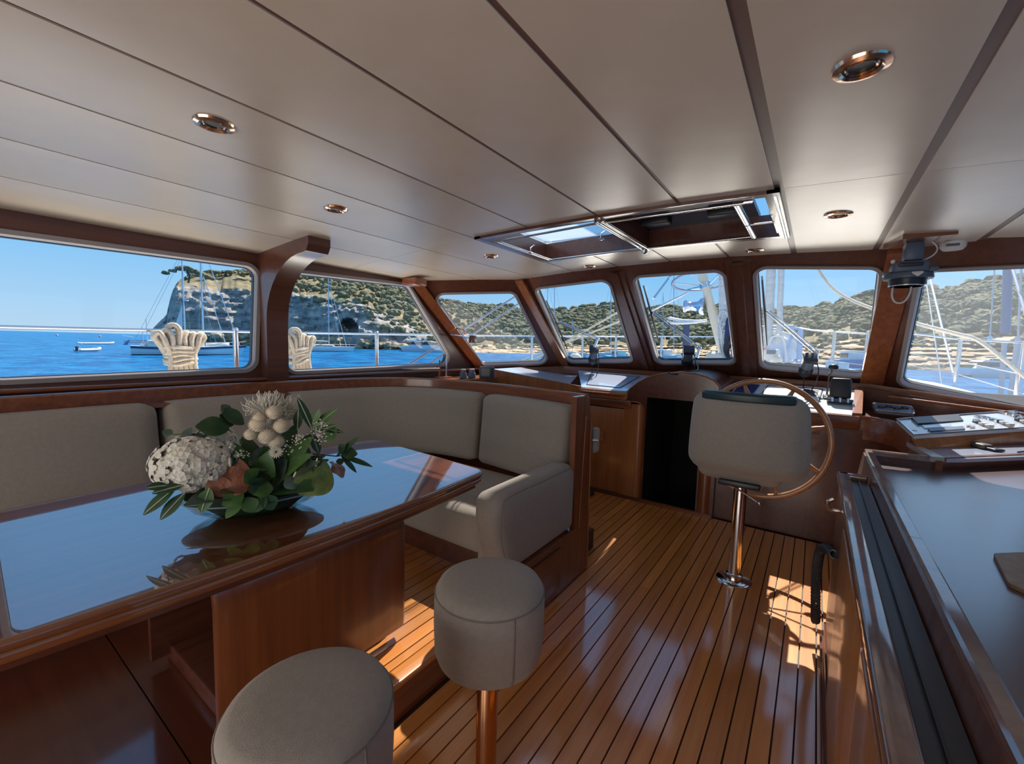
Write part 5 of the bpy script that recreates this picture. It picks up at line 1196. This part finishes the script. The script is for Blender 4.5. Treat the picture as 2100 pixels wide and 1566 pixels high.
# motor yachts
def motoryacht(s_, b_, lab, name='motor_yacht', H=1.7, cab=True):
    c, L, M = place(s_, b_); t = thing(name, tuple(c), lab, 'motor boat'); mb = MB(); d2 = hull(mb, L, L*.27, H, M, .25, .16, .9); mb.build('hull', M_hullp, t)
    MB().rings([[a+V((0, 0, .03)), b+V((0, 0, .03)), b, a] for a, b in d2]).build('deck', M_whitedull, t)
    w = L*.10
    def wedge(x0, x1, xt0, xt1, z0, z1, ww, nm, m):
        return MB().add([M @ V(p) for p in ((x0, -ww, z0), (x1, -ww*.8, z0), (xt1, -ww*.7, z1), (xt0, -ww*.9, z1), (x0, ww, z0), (x1, ww*.8, z0), (xt1, ww*.7, z1), (xt0, ww*.9, z1))], [(0, 1, 2, 3), (7, 6, 5, 4), (0, 4, 5, 1), (1, 5, 6, 2), (2, 6, 7, 3), (3, 7, 4, 0)]).build(nm, m, t, ang=0)
    wedge(-L*.36, L*.28, -L*.34, L*.10, H, H+.35*H, w, 'superstructure', M_whitedull)
    wedge(-L*.33, L*.22, -L*.31, L*.08, H+.32*H, H+.85*H, w*.97, 'saloon_windows', M_win); wedge(-L*.40, L*.10, -L*.36, L*.02, H+.84*H, H+1.05*H, w*1.05, 'flybridge', M_white)
    wedge(-L*.30, -L*.05, -L*.24, -L*.05, H+1.5*H, H+1.58*H, w*.9, 'hard_top', M_white)
    for x in (-.28, -.08): MB().tube([M @ V((L*x, -w*.7, H*2)), M @ V((L*x+.3, -w*.7, H*2.52))], .06, 6).build('top_post', M_white, t)
    wedge(-L*.1, L*.12, -L*.07, L*.10, H*.55, H*.8, L*.132, 'hull_window', M_win)
    MB().box(-L*.54, -L*.48, -L*.12, L*.12, .15, .3, M).build('swim_platform', M_navy, t, ang=0)
motoryacht((826, 720), (936, 723), 'white and grey motor yacht moored close to the raked port corner post')
motoryacht((1975, 772), (2190, 780), 'hazy grey motor yacht seen through the starboard corner window', H=1.3)
def smallboat(s_, b_, lab, m=M_hullp, cabin=True):
    c, L, M = place(s_, b_); t = thing('small_boat', tuple(c), lab, 'motor boat', 'small boats in the bay'); mb = MB(); hull(mb, L, L*.34, L*.10, M, .3, .1, .9); mb.build('hull', m, t)
    if cabin: MB().rbox(-L*.2, L*.15, -L*.1, L*.1, L*.08, L*.24, .12, 2, M).build('cabin', M_whitedull, t); MB().box(-L*.15, L*.10, -L*.11, -L*.098, L*.14, L*.20, M).build('cabin_window', M_win, t)
smallboat((778, 715), (800, 716), 'tiny white boat behind the port rail stanchion'); smallboat((800, 711), (818, 713), 'tiny white launch just right of the one behind the stanchion')
smallboat((996, 718), (1020, 718), 'small white cabin boat in the middle of the port corner window'); smallboat((1060, 716), (1085, 716), 'small white boat low at the right of the port corner window')
smallboat((1200, 742), (1245, 744), 'white launch partly behind the left wiper motor'); smallboat((1250, 738), (1290, 742), 'white and turquoise launch beside the left windscreen post', plain('turquoise_hull', (.10, .45, .55), .4))
smallboat((1342, 738), (1385, 742), 'pale launch low in the mast pane beside the wiper motor'); smallboat((1720, 750), (1780, 756), 'blue hulled boat low in the pane ahead of the wheel', plain('blue_hull', (.10, .25, .50), .4))
def farmast(px, yb, yt, w, lab, r=130, name='distant_yacht', lean=0):
    b_ = at_r(px, yb, r); c = V((b_.x, b_.y, SEA)); t = thing(name, tuple(c), lab, 'sailing boat', 'distant yachts seen as masts'); M = Matrix.Translation(c) @ Matrix.Rotation(.6+px, 4, 'Z')
    mb = MB(); hull(mb, 11, 3.2, 1.1, M, .2, .1); mb.build('hull', M_hullp, t); tp2 = at_r(px+lean, yt, r)
    MB().rbox(-3, 2, -.9, .9, 1.0, 1.6, .15, 2, M).build('cabin', M_whitedull, t)
    MB().tube([c+V((0, 0, .8)), tp2], w, 6).build('mast', M_alu, t); h_ = tp2.z
    sd_ = V((-c.y, c.x, 0)).normalized(); MB().tube([c+V((0, 0, h_*.55))+sd_*.9, c+V((0, 0, h_*.55))-sd_*.9], .05, 5).build('spreader', M_alu, t)
    for s_ in (-4, 4): MB().tube([c+sd_*s_+V((0, 0, 1)), tp2-V((0, 0, 1))], .025, 4).build('stay', M_wirem, t)
for (x, yb, yt, w, lab, rr0) in [(1123, 722, 570, .10, 'distant yacht with two thin masts nearest the second windscreen post', 112), (1137, 724, 560, .13, 'distant yacht with a tall mast close right of the two thin masts', 140), (1174, 716, 655, .08, 'distant yacht with a short mast above the hill shore', 126), (1253, 726, 560, .14, 'distant yacht with a leaning mast near the mast pane post', 145),
                            (1382, 726, 560, .12, 'distant yacht whose mast crosses the steel hoop', 140), (1360, 722, 600, .07, 'distant yacht with a faint mast by the wiper blade', 118)]:
    farmast(x, yb, yt, w, lab, rr0)
# ------------------------------------------------------------------ own deck, rails and rig
M_deck = noisemix('painted_deck', (.62, .63, .64), (.70, .70, .70), (4, 4, 4), 3, .5)
struct(MB().prism([(-3.75, 5.25, 1.0), (1.65, 5.25, 1.0), (1.5, 9, 1.03), (.4, 13, 1.10), (-.5, 16, 1.15), (-1.7, 16, 1.15), (-2.7, 13, 1.10), (-3.6, 9, 1.03)], (0, 0, .06)).build('foredeck', M_deck, ang=0), 'white foredeck ahead of the windscreen')
struct(MB().prism([(-4.95, -3, .5), (-3.57, -3, .5), (-3.57, 5.3, .5), (-3.75, 9, .8), (-4.2, 9.6, .8), (-4.95, 6, .5)], (0, 0, .06)).prism([(1.52, -3, .5), (2.6, -3, .5), (2.4, 8, .6), (1.6, 9, .8), (1.52, 5, .5)], (0, 0, .06)).build('side_deck', M_deck, ang=0))
def railing(name, lab, pts, posts, zb, wires=()):
    t = thing(name, tuple(V(pts[0])-V((0, 0, .9))), lab, 'guard rail'); MB().tube(pts, .014, 8).build('top_rail', M_steel, t)
    for p in posts: 
        p = V(p); MB().tube([V((p.x, p.y, zb)), p], .026, 12).ball(tuple(p), (.03, .03, .02), 8).build('stanchion', M_chrome, t)
    for w in wires: MB().tube([V(p)-V((0, 0, w)) for p in pts], .007, 6).build('wire', M_wirem, t)
railing('port_guard_rail', 'steel guard rail with upright stanchions outside the port windows', [(-4.75, -1.5, 1.50), (-4.75, 1.0, 1.53), (-4.75, 3.6, 1.58), (-4.72, 5.4, 1.62), (-4.62, 7.2, 1.66), (-4.25, 8.7, 1.71), (-3.8, 9.5, 1.73), (-3.2, 11, 1.79), (-2.0, 14.5, 1.9)],
        [(-4.75, 1.92, 1.575), (-4.75, 3.61, 1.60), (-4.72, 5.37, 1.635), (-4.62, 7.2, 1.67), (-4.25, 8.7, 1.72), (-3.8, 9.5, 1.74), (-3.2, 11, 1.8)], .56)
p1, p2_, p3 = at_y(1640, 672, 10), at_y(1712, 680, 9.6), at_y(1780, 684, 9.2)
s1, s2, s3 = at_x(1868, 690, 1.75), at_x(1970, 696, 1.75), at_x(2100, 702, 1.75)
railing('starboard_guard_rail', 'steel guard rail with wires outside the starboard corner window', [p1, at_y(1665, 677, 9.9), p2_, p3, (1.25, 9.6, 1.85), s2+V((0, 0, .0)), s3, (1.8, 4, 1.6), (1.8, 0, 1.55)],
        [p2_, p3, at_y(1862, 690, 9.3), s2, s3], .8, (.33, .52))
# pale blue painted pulpit frame
pu = thing('bow_frame', tuple(at_y(1630, 740, 11)), 'pale blue tube frame on the foredeck left of the guard rail', 'frame'); M_pblue = plain('pale_blue_paint', (.28, .42, .68), .4)
MB().tube([at_y(1626, 668, 11), at_y(1624, 688, 11), at_y(1604, 740, 11)], .03, 8).tube([at_y(1555, 670, 11), at_y(1626, 668, 11)], .025, 8).build('frame_tube', M_pblue, pu); MB().tube([at_y(1642, 674, 11), at_y(1638, 748, 11)], .05, 8).build('upright', M_pblue, pu); MB().tube([at_y(1626, 672, 11), at_y(1642, 674, 11)], .03, 8).build('brace', M_pblue, pu)
# mooring ropes hung on the port rail
M_rope = noisemix('mooring_rope', (.64, .52, .38), (.80, .69, .52), (50, 50, 50), 3, .85, .4, (160, 160, 160))
def coil(name, y0, lab, w, tilt=0, seed=1):
    rn = random.Random(seed); t = thing(name, (-4.62, y0, .62), lab, 'rope', 'rope coils on the port rail'); n = 6
    for i in range(n):
        u = (i-(n-1)/2)/((n-1)/2); mid = .085 if i == 2 else (.02 if i in (1, 3) else 0); ht = 1.50+mid+rn.uniform(-.008, .008)
        y1 = y0+u*w*.30; yt = y0+u*w*.50; sp2 = (.05+.015*(i == 2))*(1 if i > 2 else -1)
        for dx in (0, .045):
            MB().tube(crom([(-4.64-dx, y1, 1.32), (-4.63-dx, (y1+yt)/2, 1.40), (-4.635-dx, yt-sp2*.2, ht-.035), (-4.655-dx, yt+sp2*.35, ht+.012), (-4.675-dx, yt+sp2*.9, ht-.03), (-4.68-dx, (y1+yt)/2+sp2*.6, 1.41), (-4.68-dx, y1+sp2*.3, 1.32)], 6), .020, 8).build('loop', M_rope, t)
        MB().tube(crom([(-4.64, y1, 1.36), (-4.635, y1+u*w*.03, 1.22), (-4.63, y0+u*w*.44, 1.06), (-4.64, y0+u*w*.56, .85)], 5), .020, 8).build('tail', M_rope, t)
        MB().tube(crom([(-4.69, y1+.02, 1.36), (-4.68, y1+.02, 1.2), (-4.68, y0+u*w*.40+.02, 1.04), (-4.68, y0+u*w*.50+.02, .85)], 5), .020, 8).build('tail', M_rope, t)
    for j in range(5):
        z = 1.245+.036*j+rn.uniform(-.004, .004); a = w*.38+rn.uniform(0, .012)
        MB().tube([(-4.69+.075*math.cos(q), y0+a*math.sin(q), z+tilt*math.sin(q)*(1 if j % 2 else .4)+.008*math.sin(3*q+j)) for q in [i*math.pi/12 for i in range(24)]], .020, 8, closed=True).build('turn', M_rope, t)
coil('rope_coil', 1.44, 'thick cream rope coil with wrapped waist in the long port side window', .28, .012, 2); coil('rope_coil', 2.53, 'thick cream rope coil half hidden by the curved knee pillar', .26, .05, 5)
# diagonal stays outside the port corner
for i, (a, b) in enumerate((((840, 746), (1062, 604)), ((880, 746), (1070, 618)))):
    tag(MB().tube([at_x(*a, -4.3), at_x(*b, -3.95)], .016 if i == 0 else .014, 8).build('diagonal_stay', plain('stay_rod', (.28, .29, .33), .35, metal=.5) if i == 0 else bpy.data.materials['stay_rod']), ('upper diagonal steel stay crossing the port corner window', 'lower diagonal steel stay crossing the port corner window')[i], 'stay', 'diagonal stays at the port corner')
for i, (a, b) in enumerate((((1100, 735), (1276, 635)), ((1040, 752), (1280, 655)), ((1340, 612), (1375, 565)), ((1330, 640), (1410, 600)))):
    tag(MB().tube([at_y(*a, 8.2), at_y(*b, 8.6)], .02, 8).build('boat_pole' if i < 2 else 'rig_line', M_rope if i < 2 else M_steel), ('upper pale spar crossing behind the left wiper arm', 'lower pale spar crossing behind the left wiper arm', 'short line above the wiper blade in the mast pane', 'line running up to the steel hoop in the mast pane')[i], 'spar')
# mast with hoop, winch and halyards
MY = 9.0
mb_, mt_ = at_y(1487, 742, MY), at_y(1438, 552, MY); ax = (mt_-mb_).normalized(); far = mb_+ax*9.5
ma = thing('mast', tuple(V((mb_.x, mb_.y, 1.0))), 'cream leaning mast with a chrome winch seen through the windscreen', 'mast')
foot = mb_-ax*((mb_.z-1.06)/ax.z)
M_mast = plain('mast_cream', (.80, .70, .54), .35)
MB().tube([foot, far], .078, 20).build('tube', M_mast, ma)
MB().tube([mb_+ax*6.2, mb_+ax*8.8], [.40, .46], 16).build('shade_bundle', M_canvas, ma)  # unseen bundle, added high on the mast as a sun blocker
band_c = at_y(1446, 585, MY); MB().tube([band_c-ax*.05, band_c+ax*.05], .098, 20).build('collar', M_steel, ma)
bm_ = thing('added_floor_shade', (-1.40, 3, 4.7), 'unseen bag and spar added above the deckhouse roof for shade', 'shade_spar')  # unseen spar and bag, added to shade the middle of the floor
MB().tube([(-1.40, -1.5, 4.75), (-1.40, 8.9, 4.75)], .11, 14).build('shade_spar', M_mast, bm_); MB().rings([[V((-1.40+.43*w_*math.cos(q), y_, 5.05+.42*w_*math.sin(q))) for q in [k_*math.pi/8 for k_ in range(16)]] for y_, w_ in ((-1.2, .5), (0, .8), (3, .95), (7, 1), (8.6, .9))]).build('shade_bag', M_canvas, bm_)
hp = thing('mast_hoop', tuple(band_c), 'round grey steel hoop with spokes clamped on the mast', 'hoop'); hcn = at_y(1442, 575, MY)
Mh = Matrix.Translation(hcn) @ Matrix.Rotation(math.radians(-10), 4, 'X') @ Matrix.Rotation(math.radians(-8), 4, 'Y'); hr = .56
MB().tube([Mh @ V((hr*math.cos(q), hr*math.sin(q)*1.0, -.0)) for q in [i*math.pi/24 for i in range(48)]], .024, 10, closed=True).build('ring', plain('hoop_grey', (.32, .34, .42), .35, metal=.3), hp)
for i in range(6):
    q = i*math.pi/3+.3; MB().tube([band_c+V((.11*math.cos(q), .11*math.sin(q), 0)), Mh @ V((hr*math.cos(q), hr*math.sin(q), 0))], .013, 6).build('spoke', M_steel, hp)
wn = at_y(1448, 628, MY); dw = (at_y(1404, 628, MY)-wn).normalized(); Mw_ = Matrix.Translation(wn) @ dw.to_track_quat('Z', 'Y').to_matrix().to_4x4()
M_mirror = plain('winch_chrome', (.62, .66, .78), .08, metal=1)
MB().lathe([(.16, .02), (.17, .05), (.155, .10), (.10, .15), (.085, .22), (.085, .33), (.10, .36), (.12, .37), (.12, .40), (.08, .41)], Mw_, 28).build('winch', M_mirror, ma)
MB().ball(tuple(wn-dw*.38+V((0, 0, .02))), (.10, .14, .16), 14).build('winch_cover', M_navy, ma)
ha = thing('halyards', tuple(at_y(1480, 745, MY-.2)), 'bundle of white halyards hanging beside the mast', 'ropes'); rn = random.Random(5); M_hal = noisemix('halyard_white', (.55, .54, .55), (.78, .77, .76), (30, 30, 30), 3, .8)
for i in range(9):
    x0 = 1468+i*2.6; MB().tube(crom([at_y(x0+8+rn.uniform(-3, 3), 545, MY-.3), at_y(x0+6+rn.uniform(-5, 5), 620, MY-.3), at_y(x0+8+rn.uniform(-6, 6), 680, MY-.3), at_y(x0+14+rn.uniform(-4, 4), 748, MY-.3)], 6), .022, 6).build('halyard', M_hal, ha)
for i in range(4):
    c = at_y(1482+3*i, 650+14*i, MY-.36); MB().tube([c+V((.07*math.cos(q), .03, .12*math.sin(q))) for q in [j*math.pi/10 for j in range(20)]], .018, 6, closed=True).build('hank', M_hal, ha)
bc = thing('black_coil', tuple(at_y(1495, 750, MY-.5)), 'coil of dark cable hanging right of the halyards in the mast pane', 'cable')
for i in range(6):
    c = at_y(1497, 712+2*i, MY-.5); MB().tube([c+V((.10*math.cos(q)+.01*i, .05+.02*i, (.20-.012*i)*math.sin(q))) for q in [j*math.pi/12 for j in range(24)]], .016, 6, closed=True).build('turn', M_black, bc)
MB().soft(tuple(at_y(1496, 680, MY-.35)), (.075, .06, .26), .05, 6).build('cover', M_navy, bc)
tag(MB().tube([at_y(1404, 760, 10.5), at_y(1408, 655, 10.5)], .07, 12).build('flag_staff_cover', plain('dark_blue_cover', (.06, .085, .16), .6)), 'dark blue covered pole left of the mast', 'pole')
fb = thing('boom_ends', tuple(at_y(1400, 655, 9.4)), 'two white curved paddles lying across behind the mast', 'paddle')
for (x0, y0, x1, y1) in ((1370, 651, 1450, 657), (1360, 659, 1440, 658)):
    a, b = at_y(x0, y0, 9.6), at_y(x1, y1, 9.4); MB().tube(crom([a, a.lerp(b, .3)+V((0, 0, -.035)), a.lerp(b, .7)+V((0, 0, -.03)), b], 5), [.012]+[.03]*14+[.02], 8).build('blade', M_white, fb)
# furled headsails ahead
for i, (a, b, w) in enumerate((((1582, 540), (1574, 705), .092), ((1603, 540), (1597, 705), .058))):
    t_, b_ = at_y(*a, 11), at_y(*b, 11); d_ = (t_-b_)
    mb = MB(); n = 40; mb.tube([b_+d_*(j/n*1.9) for j in range(n+1)], [w*(1+.06*math.sin(j*2.2)) for j in range(n+1)], 12)
    o = mb.build('furled_sail', noisemix('sailcloth', (.52, .52, .50), (.66, .65, .62), (2, 2, 9), 3, .8) if i == 0 else bpy.data.materials['sailcloth'])
    tag(o, ('thicker furled white headsail with wrapped turns in the pane ahead of the wheel', 'thinner furled white headsail right of the thick one')[i], 'sail', 'furled headsails')
# foredeck gear in the pane ahead of the wheel: upturned tender, windlass, fenders, vents
tn = thing('deck_tender', tuple(at_y(1590, 740, 11.6)), 'pale blue rounded tender bow stowed on the foredeck', 'dinghy'); c = at_y(1592, 722, 11.8)
MB().soft(tuple(c), (.42, .55, .40), .34, 12).build('hull', plain('tender_blue', (.50, .58, .68), .45), tn); MB().tube([c+V((.44*math.cos(q), -.5, .02+.42*math.sin(q))) for q in [j*math.pi/12 for j in range(13)]], .05, 8).build('rubbing_strake', M_tube, tn)
MB().soft(tuple(c+V((-.1, -.2, .45))), (.22, .2, .09), .07, 8).build('engine_cover', M_black, tn)
wl = thing('windlass', tuple(at_y(1587, 748, 10)), 'white box windlass with orange tag on the foredeck', 'windlass'); c = at_y(1580, 728, 10)
MB().rbox(c.x-.14, c.x+.16, c.y-.15, c.y+.15, 1.06, c.z+.12, .04, 3).build('housing', M_whitedull, wl); MB().rbox(c.x-.06, c.x+.10, c.y-.17, c.y-.14, c.z+.02, c.z+.10, .01).build('panel', M_bluegrey, wl)
MB().rbox(c.x-.13, c.x-.08, c.y-.18, c.y-.15, c.z+.10, c.z+.15, .01).build('orange_tag', plain('orange', (.75, .16, .05), .5), wl)
MB().tube(crom([c+V((-.05, 0, .1)), c+V((0, 0, .35)), c+V((.18, 0, .36)), c+V((.26, 0, 0)), c+V((.28, 0, -.2))], 6), .02, 8).build('hose', M_whitedull, wl)
MB().lathe([(.10, 0), (.10, .02), (.05, .05), (.05, .12), (.09, .15), (.09, .17)], Matrix.Translation(c+V((.42, .1, -.22))), 20).build('capstan', M_mirror, wl)
for i, (x, y, yy, r_) in enumerate(((1592, 738, 9.4, .10), (1180, 736, 6.7, .11), (1464, 738, 8.4, .16))):
    c = at_y(x, y, yy); t = thing('ball_fender', tuple(c-V((0, 0, r_))), ('small cream ball fender on the foredeck ahead of the wheel', 'cream ball fender low in the pane left of the mast', 'white ball fender at the foot of the mast')[i], 'fender', 'ball fenders on the foredeck')
    MB().ball(tuple(c), r_, 18).build('ball', M_mast, t); MB().lathe([(.03, r_*.9), (.03, r_*1.12), (.015, r_*1.18)], None, 10, tuple(c)).build('eye', M_mast, t); MB().lathe([(.05, 1.06), (.03, 1.08), (.03, c.z)], None, 12, (c.x, c.y, 0)).build('stand', M_mast, t)
hv = thing('deck_hatch', tuple(at_y(1625, 752, 8.5)), 'white foredeck hatch with dark edge beside the small fender', 'hatch'); c = at_y(1622, 750, 8.6)
MB().rbox(c.x-.22, c.x+.22, c.y-.2, c.y+.2, 1.06, c.z+.02, .03).build('coaming', M_white, hv); MB().rbox(c.x-.2, c.x+.2, c.y-.18, c.y+.18, c.z+.02, c.z+.05, .01).build('lid', M_black, hv)
for i, (x, y) in enumerate(((1706, 752), (1727, 755))):
    c = at_y(x, y, 7.6); t = thing('vent_cowl', (c.x, c.y, 1.06), ('steel drum vent left of its twin behind the throttle knob', 'steel drum vent right of its twin behind the throttle knob')[i], 'vent', 'steel vents on the foredeck')
    MB().lathe([(.075, 1.06), (.075, c.z+.06), (.065, c.z+.08), (.001, c.z+.085)], None, 20, (c.x, c.y, 0)).build('drum', M_steel, t); MB().lathe([(.08, c.z-.06), (.08, c.z-.05), (.076, c.z-.045)], None, 20, (c.x, c.y, 0)).build('ring', M_chrome, t)
# running rope and starboard rigging
rp = crom([at_y(1670, 540, 7.6), at_y(1700, 583, 7.4), at_y(1740, 612, 7.2), at_y(1800, 636, 6.9), at_y(1877, 662, 6.5), at_y(1960, 684, 6.2), at_y(2005, 697, 6.1), at_y(2060, 738, 6.0), at_y(2130, 795, 5.9)], 8)
tag(MB().tube(rp, .021, 8).build('mooring_line', M_rope), 'thick pale rope sagging across the two starboard windscreen panes', 'rope')
sr = thing('shrouds', tuple(at_x(1960, 790, 2.3)), 'starboard shrouds and turnbuckles outside the hazy corner window', 'rigging'); M_shr = plain('shroud_grey', (.45, .46, .50), .4)
for (a, b, r_) in [((1905, 560), (1957, 775), .024), ((1897, 560), (1933, 800), .014), ((2040, 545), (2030, 695), .010), ((2075, 545), (2120, 700), .02), ((2095, 540), (2088, 690), .012), ((2088, 690), (2070, 830), .03), ((2060, 700), (2052, 820), .03)]:
    MB().tube([at_x(*a, 2.3), at_x(*b, 2.3)], r_, 8).build('shroud', M_shr, sr)
for p in ((2030, 695), (1957, 772)): MB().tube([at_x(p[0], p[1]-5, 2.29), at_x(p[0], p[1]+6, 2.29)], .03, 8).build('turnbuckle', M_chrome, sr)
tag(MB().tube([at_x(2068, 520, 2.35), at_x(2062, 682, 2.35)], .055, 14).build('blue_pole', plain('pole_blue', (.09, .14, .26), .45)), 'dark blue upright pole outside the starboard corner window', 'pole')
